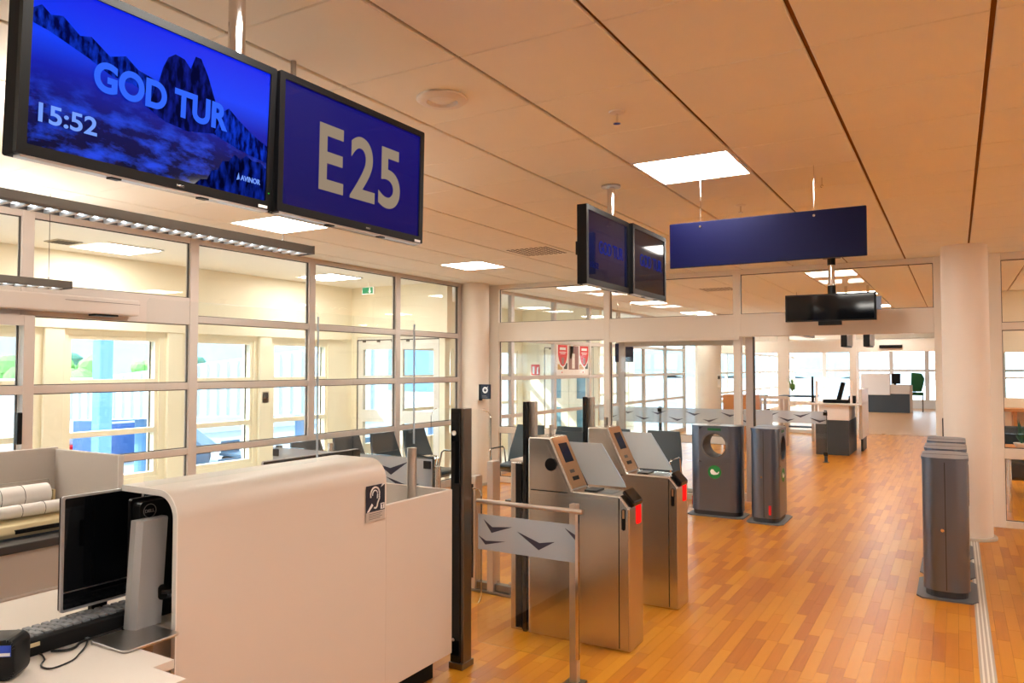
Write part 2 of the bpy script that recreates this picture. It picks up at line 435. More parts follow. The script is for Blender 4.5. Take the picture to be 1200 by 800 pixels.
# ------------------------------------------------------------------ ceiling
TX0, TY0, TS = -1.667, 2.402, 0.6
ce = struct('ceiling', 'tiled ceiling of square perforated panels with dark seams', (0, 0, HC))
B().box(XW - .04, XR, -4, 46, HC + .022, HC + .2).build('ceiling_void', 'ceil_void', ce)
LIGHTS = {(-1.667, 4.202), (-5.267, 4.202), (-5.267, 7.202), (-1.667, 7.202), (-1.667, 1.202), (-5.267, 1.202), (1.933, 1.202), (1.933, 4.202), (1.933, 7.202),
          (-1.667, -1.798), (-5.267, -1.798), (1.933, -1.798),
          (-1.667, 10.202), (-1.667, 13.202), (-1.667, 16.202), (-5.267, 10.202), (-5.267, 13.202), (-5.267, 16.202), (1.933, 10.202), (1.933, 13.202), (1.933, 16.202), (-1.667, 19.202), (-5.267, 19.202)}
VENTS = {(-4.067, 6.602), (-3.467, 11.402)}
def near(x, y, S): return any(abs(x - a) < .05 and abs(y - b) < .05 for a, b in S)
TM = {}
def tile_mesh(w, d):
    k = (round(w, 3), round(d, 3))
    if k not in TM:
        b_ = B().box(0.009, w - 0.009, 0.002, d - 0.002, 0, 0.018, bev=0.004, seg=1)
        t_ = bpy.data.meshes.new('ceiling_tile'); b_.bm.to_mesh(t_); b_.bm.free(); t_.materials.append(M['tile']); TM[k] = t_
    return TM[k]
far_tiles = []
for i in range(-8, 9):
    for j in range(-11, 31):
        x0, y0 = TX0 + i * TS, TY0 + j * TS
        xa, xb, ya, yb = max(x0, XW), min(x0 + TS, XR), max(y0, -4), min(y0 + TS, YF2)
        if xb - xa < .05 or yb - ya < .05: continue
        if near(x0, y0, LIGHTS) or near(x0, y0, VENTS): continue
        if ya < YF < yb: yb = YF
        if yb - ya < .02: continue
        if 0.5 < ya and yb <= YF + .01 and xa < 2.4:
            o = bpy.data.objects.new('ceiling_tile', tile_mesh(xb - xa, yb - ya)); o.parent = ce; o.location = (xa, ya, 0); COL.objects.link(o)
        else: far_tiles.append((xa, xb, ya, yb))
bb = B()
for xa, xb, ya, yb in far_tiles: bb.box(xa + .008, xb - .008, ya + .002, yb - .002, HC, HC + .018)
o = bb.build('tile_field', 'tile', ce); o['kind'] = 'stuff'
B().box(XW, XR, YF2, 46, HC, HC + .018).build('plain_board', 'tile', ce)
for ya, yb in ((-4, 20.5),): B().box(XW - 1.9, XW, ya, yb, HC, HC + .018).build('corridor_board', 'white_paint', ce)
LN = {(-1.667, 4.202): 'bright square ceiling light panel above the blue hanging sign', (-5.267, 4.202): 'bright square ceiling light panel behind the big gate number monitor',
      (-5.267, 7.202): 'bright square ceiling light panel beside the vent near the corner column', (-1.667, 7.202): 'square ceiling light panel between blue sign and partition'}
for k, (x, y) in enumerate(sorted(LIGHTS)):
    if (x, y) in LN: lab, grp = LN[(x, y)], None
    elif y > 9.5: lab, grp = 'square ceiling light panel in the hall beyond the glass partition', 'ceiling lights beyond the partition'
    else: lab, grp = 'square ceiling light panel of the gate hall, out of view', 'ceiling lights of the gate hall'
    t = thing('ceiling_light', lab, 'light', (x + .3, y + .3, HC), group=grp)
    B().ring(rrect(x + .009, x + .591, y + .002, y + .598, .004, 1), rrect(x + .024, x + .576, y + .017, y + .583, .003, 1), 'z', HC - .001, HC + .018).build('frame', 'white_paint', t)
    B().box(x + .02, x + .58, y + .013, y + .587, HC + .004, HC + .012).build('diffuser', 'panel', t)
for (x, y), lab in (((-4.067, 6.602), 'perforated square air vent in the ceiling near the corner light'), ((-3.467, 11.402), 'perforated square air vent in the ceiling beyond the partition')):
    t = thing('ceiling_vent', lab, 'vent', (x + .3, y + .3, HC))
    B().box(x + .009, x + .591, y + .002, y + .598, HC, HC + .018).build('plate', 'tile', t)
    hb = B()
    for a in range(9):
        for c in range(9): hb.box(x + .06 + a * .055, x + .095 + a * .055, y + .06 + c * .055, y + .095 + c * .055, HC - .0008, HC + .001)
    o = hb.build('perforation', 'vent_hole', t); o['kind'] = 'stuff'
t = thing('ceiling_downlight', 'round white recessed downlight ring in a ceiling tile beside the gate number monitor', 'light', (-1.979, 2.73, HC))
B().lathe([(0.115, -.002), (0.115, -.010), (0.10, -.020), (0.07, -.020), (0.066, -.006), (0.064, -.002)], 32, (-1.979, 2.73, HC)).build('trim_ring', 'white_paint', t, smooth=True)
B().lathe([(0.064, -.002), (0.05, -.012), (0.001, -.014)], 28, (-1.979, 2.73, HC)).build('lens', 'white_edge', t, smooth=True)
def sprinkler(x, y, lab, cat='sprinkler'):
    t = thing('ceiling_sprinkler', lab, cat, (x, y, HC))
    B().lathe([(0.04, 0), (0.036, -.006), (0.018, -.010), (0.001, -.011)], 20, (x, y, HC)).build('rosette', 'white_paint', t, smooth=True)
    B().cyl((x, y, HC - .01), (x, y, HC - .055), .006, 8).build('stem', 'chrome', t)
    B().cyl((x, y, HC - .055), (x, y, HC - .058), .018, 12).build('deflector', 'chrome', t)
sprinkler(-1.368, 3.302, 'small sprinkler head in the ceiling before the bright square light panel')
sprinkler(-1.365, 5.684, 'small sprinkler head in the ceiling just above the blue sign')
sprinkler(-5.65, 2.83, 'round ceiling detector above the long pendant lamp', 'detector')
t = thing('ceiling_hook', 'thin metal hook hanging from the ceiling above the blue sign', 'hook', (-.717, 5.125, HC))
B().cyl((-.717, 5.125, HC), (-.717, 5.125, HC - .05), .003, 6).build('shank', 'chrome', t)
B().tube([(-.717 + .008 * math.cos(a), 5.125, HC - .056 + .008 * math.sin(a)) for a in [k * .6 for k in range(9)]], .002, 6).build('loop', 'chrome', t)

# ------------------------------------------------------------------ glazed wall on the left
def pane(parent, x0, x1, y0, y1, z0, z1, m='glass'): return B().box(x0, x1, y0, y1, z0, z1).build('pane', m, parent)
def seals(parent, axis, c, a0, a1, z0, z1, w=.007, d=.009):
    """thin dark gasket around a pane"""
    b_ = B()
    for (p0, p1, q0, q1) in ((a0, a0 + w, z0, z1), (a1 - w, a1, z0, z1), (a0, a1, z0, z0 + w), (a0, a1, z1 - w, z1)):
        if axis == 'x': b_.box(c - d, c + d, p0, p1, q0, q1)
        else: b_.box(p0, p1, c - d, c + d, q0, q1)
    return b_.build('gasket', 'seal', parent)
wl = struct('wall_left', 'floor to ceiling glazed wall of grey framed panes beside the window corridor', (XW, 0, 0))
MUL = [-2.92, -1.42, 0.08, 1.58, 3.08, 4.56, 6.07, 7.57, 8.98, 10.48, 11.98, 13.48, 14.98, 16.48, 17.98, 19.48]
FD = 0.035
for k, y in enumerate(MUL):
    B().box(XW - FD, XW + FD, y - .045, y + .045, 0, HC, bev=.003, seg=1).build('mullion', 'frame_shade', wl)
RZ = ((0.0, 0.10), (0.87, 0.93), (1.475, 1.54), (2.10, 2.165), (HC - .05, HC))
for k in range(len(MUL) - 1):
    ya, yb = MUL[k] + .045, MUL[k + 1] - .045
    hdr = ya < 4.0
    for n_, (za, zb) in enumerate(RZ):
        if hdr and n_ == 3: za, zb = 2.08, 2.33
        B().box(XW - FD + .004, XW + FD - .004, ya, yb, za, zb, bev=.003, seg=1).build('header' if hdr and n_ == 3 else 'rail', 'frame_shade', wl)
    zs = [(0.10, 0.87), (0.93, 1.475), (1.54, 2.08 if hdr else 2.10), (2.33 if hdr else 2.165, HC - .05)]
    for z0, z1 in zs:
        if k >= 8 and ya < 9.6: pass
        p_ = pane(wl, XW - .006, XW + .006, ya, yb, z0, z1)
        if ya < 9: seals(wl, 'x', XW, ya, yb, z0, z1)
# sliding door leaf in the glazed wall with its operator
d1 = struct('door_1', 'glazed sliding door leaf with a black pull handle in the left wall', (XW + .07, 2.3, 0))
XD = XW + .075
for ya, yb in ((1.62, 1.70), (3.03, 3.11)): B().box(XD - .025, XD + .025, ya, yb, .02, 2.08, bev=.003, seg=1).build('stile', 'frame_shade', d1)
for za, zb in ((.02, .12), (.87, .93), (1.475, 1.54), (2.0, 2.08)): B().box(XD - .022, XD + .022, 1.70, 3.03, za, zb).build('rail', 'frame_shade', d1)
for z0, z1 in ((.12, .87), (.93, 1.475), (1.54, 2.0)): pane(d1, XD - .005, XD + .005, 1.70, 3.03, z0, z1)
B().box(XD + .025, XD + .055, 2.985, 3.02, 1.10, 1.34, bev=.006).build('handle', 'black', d1)
t = thing('door_operator', 'long beige sliding door operator box mounted over the left glazed wall', 'door operator', (XW + .12, 2.7, 2.2))
B().box(XW + .04, XW + .16, 1.2, 3.93, 2.12, 2.255, bev=.012).build('cover', 'frame_shade', t)
B().box(XW + .05, XW + .14, 3.55, 3.75, 2.105, 2.12).build('sensor', 'black', t)
B().box(XW + .1605, XW + .163, 3.3, 3.93, 2.215, 2.218).build('seam', 'seal', t)

# ------------------------------------------------------------------ window corridor outside the glazed wall
XO = -8.0
cf = tag(B().box(XO - .3, XW, -4, 20.5, -.12, 0.0).build('floor', 'corr_floor'), 'pale floor of the window corridor', kind='structure')
wo = struct('wall_outer', 'cream outer wall of the corridor with windows to the apron', (XO, 0, 0))
WINS = [(-1.6, -0.5), (-.1, 1.0), (1.4, 2.5), (2.95, 4.08), (4.41, 5.46), (5.80, 6.83), (7.15, 8.2), (9.0, 11.4), (11.7, 13.8), (14.5, 15.6), (16.0, 17.1), (17.5, 18.6), (19.0, 20.1)]
ZS, ZH = 0.43, 2.03
for ya, yb in ((-4, 20.5),):
    B().box(XO - .22, XO, ya, yb, 0, ZS).build('dado', 'cream', wo)
    B().box(XO - .22, XO, ya, yb, ZH, HC + .1).build('upper_wall', 'cream', wo)
B().box(XO, XO + .06, -4, 8.6, ZH + .06, ZH + .16).build('ledge', 'cream', wo)
prev = -4
for (a, b) in WINS + [(20.5, 21)]:
    B().box(XO - .22, XO, prev, a, ZS, ZH).build('pier', 'cream', wo)
    prev = b
for (a, b) in WINS[3:7]:
    B().box(XO, XO + .05, a - .26, a - .06, 0, ZH + .06, bev=.01).build('pilaster', 'cream', wo)
for k, (a, b) in enumerate(WINS):
    w = struct('window_%d' % (k + 1), 'cream framed corridor window with three panes above each other', (XO, (a + b) / 2, ZS))
    xf0, xf1 = XO - .10, XO - .02
    B().box(xf0, xf1, a, a + .045, ZS, ZH).build('jamb', 'cream', w); B().box(xf0, xf1, b - .045, b, ZS, ZH).build('jamb', 'cream', w)
    for za, zb in ((ZS, ZS + .05), (.93, .99), (1.49, 1.55), (ZH - .05, ZH)): B().box(xf0, xf1, a + .045, b - .045, za, zb).build('transom', 'cream', w)
    for za, zb in ((ZS + .05, .93), (.99, 1.49), (1.55, ZH - .05)):
        pane(w, XO - .066, XO - .054, a + .045, b - .045, za, zb)
    B().box(XO - .104, XO - .098, b - .062, b - .045, ZS + .05, ZH - .05).build('gasket', 'seal', w)
def endwall(y, nm, lab, doorlab, dn, glassm='glass', leafm='cream', jl=.10, sw=.10):
    we = struct(nm, lab, (XO, y, 0))
    B().box(XO, XW, y, y + .12, 2.14, HC).build('upper_wall', 'cream', we)
    B().box(XO, XO + jl, y, y + .12, 0, 2.14).build('jamb', 'cream', we); B().box(XW - .14, XW - .04, y, y + .12, 0, 2.14).build('jamb', 'cream', we)
    B().box(XO + jl, XW - .14, y + .02, y + .06, 2.085, 2.14).build('head', 'frame', we)
    d = struct('door_%d' % dn, doorlab, (XO + .9, y, 0))
    xm = (XO + jl + XW - .14) / 2
    for x0, x1 in ((XO + jl + .015, xm - .006), (xm + .006, XW - .155)):
        lf = B().box(x0, x0 + sw, y + .02, y + .065, .02, 2.085).build('stile', leafm, d); B().box(x1 - sw, x1, y + .02, y + .065, .02, 2.085).build('stile', leafm, d)
        for za, zb in ((.02, .30), (.86, 1.04), (1.50, 1.55), (1.95, 2.085)): B().box(x0 + sw, x1 - sw, y + .02, y + .065, za, zb).build('rail', leafm, d)
        for za, zb in ((.30, .86), (1.04, 1.50), (1.55, 1.95)): pane(d, x0 + sw, x1 - sw, y + .038, y + .048, za, zb, glassm)
    for x0, x1 in ((XO + jl, XO + jl + .015), (XW - .155, XW - .14)): B().box(x0, x1, y + .015, y + .07, 0, 2.10).build('gasket', 'seal', d)
    B().box(XO + jl, XW - .14, y + .015, y + .07, 2.085, 2.10).build('gasket', 'seal', d)
    for k in range(4): B().box(XO + jl + .12 + k * .28, XO + jl + .17 + k * .28, y - .0, y + .02, 2.06, 2.085).build('closer', 'seal', d)
    return we
endwall(8.7, 'wall_corridor_end', 'cream end wall of the corridor around a glazed double door', 'white glazed double door at the end of the window corridor', 2, leafm='white_paint')
endwall(14.0, 'wall_corridor_far', 'cream cross wall in the corridor beyond the partition', 'cream double door with narrow blue panes beyond the poster', 3, 'door_blue', jl=.52, sw=.17)
t = thing('exit_sign', 'small green lit exit sign hanging in the corridor above the double door', 'sign', (-7.2, 8.2, 2.8))
B().box(-7.30, -7.08, 8.14, 8.17, 2.72, 2.83, bev=.004).build('case', 'white_paint', t)
B().cyl((-7.19, 8.155, 2.825), (-7.19, 8.155, HC), .006, 8).build('stem', 'white_paint', t)
B().box(-7.285, -7.095, 8.136, 8.14, 2.732, 2.818).build('face', 'exit_green', t)
B().prism([(-7.12, 2.765), (-7.15, 2.735), (-7.18, 2.765), (-7.16, 2.765), (-7.16, 2.81), (-7.14, 2.81), (-7.14, 2.765)], 'y', 8.134, 8.136).build('arrow', 'print_white', t)
for k, (x, y) in enumerate(((-7.35, 4.55), (-7.2, 7.42), (-7.35, 1.55), (-7.35, 18.0))):
    t = thing('corridor_light', ['flat square corridor light beside the small brown ceiling vent', 'flat square corridor light before the green exit sign', 'flat square corridor light above the sliding door operator', 'flat square corridor light in the corridor beyond the partition'][k], 'light', (x, y, HC))
    B().ring(rrect(x - .3, x + .3, y - .3, y + .3, .004, 1), rrect(x - .28, x + .28, y - .28, y + .28, .004, 1), 'z', HC - .012, HC).build('frame', 'white_paint', t)
    B().box(x - .28, x + .28, y - .28, y + .28, HC - .010, HC - .002).build('diffuser', 'panel', t)
t = thing('corridor_vent', 'small brown square vent in the corridor ceiling', 'vent', (-7.41, 4.02, HC))
B().box(-7.53, -7.29, 3.9, 4.14, HC - .01, HC).build('frame', 'vent', t)
for k in range(6): B().box(-7.51, -7.31, 3.92 + k * .034, 3.94 + k * .034, HC - .014, HC - .01).build('slat', 'vent_hole', t)
t = thing('wall_switch_box', 'small black door opener box on the cream window pier', 'switch', (XO + .02, 6.99, 1.27))
B().box(XO, XO + .05, 6.93, 7.05, 1.20, 1.36, bev=.006).build('case', 'black', t)
B().box(XO + .05, XO + .053, 6.95, 7.03, 1.27, 1.34).build('plate', 'seal', t)
t = tag(B().box(XO, XO + .01, 6.92, 7.06, 1.43, 1.5).build('pictogram_sign', 'green_paint'), 'small green pictogram above the black box on the window pier', 'sign')

# ------------------------------------------------------------------ glass partition across the hall, and its repeat further on
wf = struct('wall_far', 'beige framed glass partition across the hall with an open sliding doorway', (-3, YF, 0))
def part_frames(w, yf, posts, bands, m='frame'):
    for x0, x1 in posts: B().box(x0, x1, yf - .05, yf + .05, 0, HC, bev=.004, seg=1).build('post', m, w)
    for nm, x0, x1, z0, z1 in bands: B().box(x0, x1, yf - .045, yf + .045, z0, z1, bev=.004, seg=1).build(nm, m, w)
part_frames(wf, YF, [(-6.2, -5.81), (-4.127, -4.04), (-2.38, -2.29), (-.195, -.02), (.20, .43), (1.9, 2.0), (3.5, 3.6)],
            [('header', -5.81, -.195, 2.06, 2.34), ('head_rail', -5.81, -.195, 2.835, HC), ('sill_rail', -5.81, -4.127, .72, .81), ('sill_rail', -4.04, -2.38, .72, .81),
             ('foot_rail', -5.81, -4.127, 0, .08), ('foot_rail', -4.04, -2.38, 0, .08),
             ('head_rail', .43, 3.5, 2.82, HC), ('header', .43, 3.5, 2.075, 2.155), ('sill_rail', .43, 3.5, .72, .83), ('foot_rail', .43, 3.5, 0, .07)])
B().box(-.02, .20, YF - .04, YF + .04, 0, HC).build('infill', 'frame', wf)
for x0, x1, z0, z1 in ((-5.81, -4.127, 2.34, 2.835), (-4.04, -2.38, 2.34, 2.835), (-2.29, -.195, 2.34, 2.835), (-5.81, -4.127, .81, 2.06), (-4.04, -2.38, .81, 2.06), (-5.81, -4.127, .08, .72), (-4.04, -2.38, .08, .72),
                       (.43, 1.9, 2.155, 2.82), (2.0, 3.5, 2.155, 2.82), (.43, 1.9, .83, 2.075), (2.0, 3.5, .83, 2.075), (.43, 1.9, .07, .72), (2.0, 3.5, .07, .72)):
    pane(wf, x0, x1, YF - .006, YF + .006, z0, z1); seals(wf, 'y', YF, x0, x1, z0, z1)
B().box(-4.04, -2.29, YF - .11, YF - .05, 2.02, 2.06).build('door_track', 'frame', wf)
d4 = struct('door_4', 'sliding door leaf slid open beside the doorway of the partition', (-2.2, YF + .08, 0))
B().box(-2.257, -2.153, YF + .055, YF + .105, .02, 2.06, bev=.003, seg=1).build('stile', 'frame_shade', d4)
B().box(-2.165, -2.150, YF + .05, YF + .11, .02, 2.06).build('gasket', 'seal', d4)
B().box(-3.95, -3.87, YF + .055, YF + .105, .02, 2.06, bev=.003, seg=1).build('stile', 'frame_shade', d4)
for za, zb in ((.02, .12), (1.96, 2.06)): B().box(-3.87, -2.257, YF + .06, YF + .10, za, zb).build('rail', 'frame', d4)
pane(d4, -3.87, -2.257, YF + .075, YF + .085, .12, 1.96)
t = thing('door_pull', 'small black recessed pull on the doorway post beside the column', 'handle', (-.11, YF - .06, 1.0))
B().box(-.135, -.10, YF - .062, YF - .05, .93, 1.13, bev=.005).build('plate', 'black', t); B().box(-.125, -.11, YF - .066, YF - .062, .97, 1.09).build('grip', 'black_gloss', t)
w2 = struct('wall_far_hall', 'second beige framed glass partition further down the hall', (-3, YF2, 0))
part_frames(w2, YF2, [(-6.2, -5.7), (-4.0, -3.72), (-2.28, -2.12), (-.42, -.30), (1.6, 1.8), (3.4, 3.6)],
            [('header', -5.7, 3.4, 2.06, 2.36), ('head_rail', -5.7, 3.4, 2.835, HC), ('sill_rail', -5.7, -4.0, .72, .81), ('sill_rail', -3.72, -2.28, .72, .81), ('foot_rail', -5.7, -4, 0, .08), ('foot_rail', -3.72, -2.28, 0, .08), ('foot_rail', -.3, 1.6, 0, .08)])
for x0, x1 in ((-5.7, -4.0), (-3.72, -2.28), (-2.12, -.42), (-.3, 1.6), (1.8, 3.4)): pane(w2, x0, x1, YF2 - .006, YF2 + .006, 2.36, 2.835)
for x0, x1 in ((-5.7, -4.0), (-3.72, -2.28), (-.3, 1.6)): pane(w2, x0, x1, YF2 - .006, YF2 + .006, .81, 2.06); pane(w2, x0, x1, YF2 - .006, YF2 + .006, .08, .72)
# end glazing of the furthest hall
w3 = struct('wall_end', 'bright window wall closing the furthest hall', (-3, YF3, 0))
for x in (-6.2, -4.9, -3.6, -2.3, -1.0, .3, 1.6, 2.9): B().box(x - .08, x + .08, YF3 - .06, YF3 + .06, 0, HC).build('post', 'white_paint', w3)
for za, zb in ((0, .35), (1.50, 1.60), (2.35, HC)): B().box(-6.2, 3.6, YF3 - .05, YF3 + .05, za, zb).build('rail', 'white_paint', w3)
for k in range(7):
    xa = -6.2 + k * 1.3
    for za, zb in ((.35, 1.5), (1.6, 2.35)): pane(w3, xa + .08, xa + 1.22, YF3 - .006, YF3 + .006, za, zb)
# left glazing of the furthest hall, side and back walls added for the light
w4 = struct('wall_left_hall', 'glazed side wall of the furthest hall', (XW, 28, 0))
for k in range(10): B().box(XW - .04, XW + .04, YF2 + .1 + k * 1.55, YF2 + .2 + k * 1.55, 0, HC).build('mullion', 'white_paint', w4)
for za, zb in ((0, .12), (.87, .93), (1.48, 1.54), (2.10, 2.17), (HC - .3, HC)): B().box(XW - .03, XW + .03, YF2, YF3, za, zb).build('rail', 'white_paint', w4)
wr = tag(B().box(XR, XR + .15, -4, 46, 0, HC).build('wall_right_added', 'white_paint'), 'added plain white wall, out of view on the right side of the halls', kind='structure')  # unseen wall added to bounce light into the halls
wb = tag(B().box(XO, XR, -4.15, -4, 0, HC).build('wall_back_added', 'white_paint'), 'added plain white wall, out of view behind the gate counter', kind='structure')  # unseen wall added to close the room for its light
# ------------------------------------------------------------------ columns
def column(x, y, r, lab, plate=True):
    c = struct('column', lab, (x, y, 0))
    B().lathe([(r, 0.03), (r, HC)], 48, (x, y, 0)).build('shaft', 'column', c, smooth=True)
    if plate: B().lathe([(r + .035, 0), (r + .035, .02), (r + .028, .03), (r, .03)], 48, (x, y, 0)).build('base_ring', 'strip', c, smooth=True)
    return c
column(.09, 8.78, .205, 'thick round white column beside the doorway of the partition')
column(-6.03, 9.16, .205, 'round white column in the corner between both glazed walls')
column(-4.82, 17.0, .26, 'round white column in the hall beyond the partition', False)

# ================================================================== GATE COUNTER
XP = -2.4
gc = thing('gate_counter', 'white gate counter with rounded hood and raised front panel', 'counter', (-2.7, 2.4, 0))
r_, th = 0.10, 0.022
def arc(cx, cz, r, a0, a1, n=10): return [(cx + r * math.cos(R(a0 + (a1 - a0) * k / n)), cz + r * math.sin(R(a0 + (a1 - a0) * k / n))) for k in range(n + 1)]
outer = [(XP, .12)] + arc(XP - r_, 1.235 - r_, r_, 0, 90) + [(-2.73, 1.235)]
inner = [(-2.73, 1.235 - th)] + arc(XP - r_, 1.235 - r_, r_ - th, 90, 0) + [(XP - th, .12)]
B().prism(outer + inner, 'y', 1.72, 2.86).build('hood', 'white_lam', gc, smooth=True)
B().prism([(p[0] + .0003, p[1] + .0003) for p in outer] + inner, 'y', 1.716, 1.7205).build('hood_edge', 'white_edge', gc, smooth=True)
B().box(XP - th, XP, 2.86, 3.42, .12, 1.01, bev=.004).build('front_panel', 'white_lam', gc)
B().box(-3.03, XP - th, 3.398, 3.42, .12, 1.01, bev=.003).build('end_panel', 'white_lam', gc)
B().box(-2.95, -2.47, 1.8, 3.34, 0, .12).build('plinth', 'black_matte', gc)
B().prism([(-3.3, .35), (-2.02, .35), (-2.02, 1.485), (-2.185, 1.485), (-2.185, 1.56), (-2.43, 1.56), (-2.43, 3.39), (-3.3, 3.39)], 'z', .712, .74).build('desktop', 'white_lam', gc)
B().box(-3.2, -2.2, .45, 1.3, 0, .712).build('pedestal', 'grey_lam', gc)
B().box(-3.2, -2.5, 1.7, 3.3, .12, .70).build('cabinet', 'grey_lam', gc)
# clear screen on the counter
for k, (ya, yb, lab) in enumerate(((1.72, 2.60, 'tall clear acrylic screen standing on the hood of the gate counter'), (2.605, 3.335, 'tall clear acrylic screen held by a round post at the low end of the counter'))):
    t = thing('acrylic_screen', lab, 'screen', (-2.6, ya, 1.236))
    z0 = 1.2365
    B().prism(rrect(ya, yb, z0, 1.94, .02), 'x', -2.603, -2.597).build('sheet', 'glass_screen', t)
    B().box(-2.6045, -2.5955, yb - .006, yb, z0 + .02, 1.92).build('polished_edge', 'frost', t)
    if k: B().cyl((-2.6, 3.315, .741), (-2.6, 3.315, 1.236), .027, 20).build('post', 'alu_post', t, smooth=True)
# hearing loop sticker on the front panel
t = thing('hearing_loop_sticker', 'dark blue hearing loop sticker with an ear symbol on the counter front', 'sticker', (XP + .004, 2.71, .95), R(90))
B().box(0, .135, -.001, 0, .045, .17).build('field', 'navy_sticker', t, local=True)
B().box(0, .135, -.0009, 0, 0, .045).build('notice', 'grey_lam', t, local=True)
ear = [(.062 + .032 * math.cos(a), -.0015, .125 + .034 * math.sin(a)) for a in [R(200 - 22 * k) for k in range(11)]] + [(.094, -.0015, .105), (.082, -.0015, .085), (.076, -.0015, .068), (.066, -.0015, .060), (.056, -.0015, .064)]
B().tube(smooth_path(ear, 4), .0042, 6).build('ear_symbol', 'print_white', t, local=True)
B().tube([(.062 + .018 * math.cos(a), -.0015, .125 + .02 * math.sin(a)) for a in [R(190 - 24 * k) for k in range(9)]] + [(.078, -.0015, .105)], .003, 6).build('ear_symbol', 'print_white', t, local=True)
B().prism([(.006, .047), (.02, .047), (.05, .075), (.04, .085)], 'y', -.002, -.0005).build('stripe', 'print_white', t, local=True)
B().prism([(.105, .155), (.135, .168), (.135, .17), (.115, .17)], 'y', -.002, -.0005).build('stripe', 'print_white', t, local=True)
B().box(.103, .131, -.002, -.0005, .050, .078).build('badge', 'print_white', t, local=True)
text('T', .016, .02, 'navy_sticker', t, .109, .054, -.002)
for k in range(4): B().box(.02, .115 - .012 * (k % 2), -.0014, -.0005, .034 - k * .008, .037 - k * .008).build('print_line', 'print_grey', t, local=True)
# monitors on the desk (built facing local -Y)
def desk_monitor(lab, loc, rz, w, h, zb, thick=.022, face='black_gloss', rim='silver_paint', stand=True, back=False, rx=0):
    t = thing('computer_monitor', lab, 'monitor', loc, rz)
    B().prism(rrect(-w / 2, w / 2, zb, zb + h, .008), 'y', 0, thick).build('case', 'black', t, local=True)
    B().ring(rrect(-w / 2 - .003, w / 2 + .003, zb - .003, zb + h + .003, .010), rrect(-w / 2 + .006, w / 2 - .006, zb + .006, zb + h - .006, .006), 'y', -.003, .008).build('rim', rim, t, local=True)
    B().box(-w / 2 + .006, w / 2 - .006, -.001, .001, zb + .006, zb + h - .006).build('panel', face, t, local=True)
    return t
t = desk_monitor('glossy dark display with a thin silver rim facing out beside the keyboard', (-2.78, 1.68, .741), R(90), .31, .41, .06)
B().box(-.152, .152, -.0035, -.001, .125, .129).build('chin_line', 'silver', t, local=True)
B().box(-.08, .08, .018, .11, 0, .012, bev=.004).build('foot', 'black', t, local=True)
B().box(-.03, .03, .022, .045, .01, .2).build('neck', 'black', t, local=True)
# monitor seen from its back inside the hood
t = thing('computer_monitor', 'black computer monitor seen from behind on a silver stand under the counter hood', 'monitor', (-2.60, 1.70, .741), R(90))
B().prism(rrect(.006, .50, .085, .44, .018), 'y', 0, .045).build('back_shell', 'black', t, local=True)
B().prism(rrect(-.002, .51, .075, .45, .012), 'y', .045, .062).build('bezel', 'black', t, local=True)
B().box(.01, .495, .062, .064, .09, .435).build('panel', 'black_gloss', t, local=True)
lg = B().ring([(.045 + .026 * math.cos(2 * PI * k / 28), .405 + .026 * math.sin(2 * PI * k / 28)) for k in range(28)], [(.045 + .0235 * math.cos(2 * PI * k / 28), .405 + .0235 * math.sin(2 * PI * k / 28)) for k in range(28)], 'y', -.0015, 0).build('emblem_ring', 'silver', t, local=True)
text('DELL', .038, .012, 'silver', t, .026, .399, 0.0)
st = B().prism([(-.012, -.085), (.085, -.085), (.098, -.06), (.098, -.03), (-.025, -.03), (-.025, -.06)], 'z', .008, .385).build('stand_column', 'silver_paint', t, local=True)
for v in st.data.vertices:
    f_ = (v.co.z - .008) / .377; v.co.x += .03 * f_ - .045; v.co.y += .012 * f_
B().prism(rrect(.028, .062, .09, .145, .015), 'y', -.088, -.080).build('cable_port', 'black_matte', t, local=True)
B().box(.0, .09, -.035, .005, .24, .34).build('hinge', 'black_matte', t, local=True)
B().prism(rrect(-.20, .012, -.24, -.04, .02), 'z', 0, .009, bev=.0025).build('base_plate', 'silver', t, local=True)
B().tube([(.04, -.085, .12), (.09, -.12, .115), (.14, -.10, .11), (.20, -.02, .10)], .009, 8).build('power_cord', 'cable', t, local=True)
t = desk_monitor('black computer monitor whose top edge peeks over the counter hood', (-2.93, 2.90, .741), R(-90), .68, .412, .065)
B().box(-.12, .12, -.10, .10, 0, .010, bev=.003).build('foot', 'black', t, local=True); B().box(-.04, .04, .022, .05, .01, .3).build('neck', 'black', t, local=True)
t = desk_monitor('low black monitor standing behind the hood beside the silver stand', (-3.2, 2.30, .741), R(-90), .38, .34, .075)
B().box(-.1, .1, -.08, .09, 0, .010, bev=.003).build('foot', 'black', t, local=True); B().box(-.04, .04, .022, .05, .01, .3).build('neck', 'black', t, local=True)
# keyboard, scanner, cables
t = thing('keyboard', 'long black keyboard with grey keys lying in front of the monitors', 'keyboard', (-2.72, 1.62, .741))
B().prism([(-2.60, .741), (-2.60, .79), (-2.615, .796), (-2.795, .770), (-2.795, .741)], 'y', 1.25, 1.98, bev=.003).build('case', 'black_matte', t)
kb = B()
for a in range(4):
    for c in range(22):
        x = -2.786 + a * .041; y = 1.27 + c * .0315; z = .772 + a * .0055
        kb.box(x, x + .034, y, y + .025, z, z + .012, bev=.003, seg=1)
o = kb.build('key_field', 'key_grey', t); o['kind'] = 'stuff'
B().box(-2.602, -2.596, 1.30, 1.36, .772, .784).build('tab', 'beige_plastic', t)
t = thing('handheld_scanner', 'black rounded scanner cradle with a blue and white label at the desk corner', 'scanner', (-2.53, 1.2, .741), R(38))
B().prism(rrect(-.09, .075, 0, .125, .03), 'y', -.05, .05, bev=.01).build('body', 'black', t, local=True, smooth=True)
B().box(.02, .064, -.0515, -.05, .075, .108).build('label_field', 'label_blue', t, local=True)
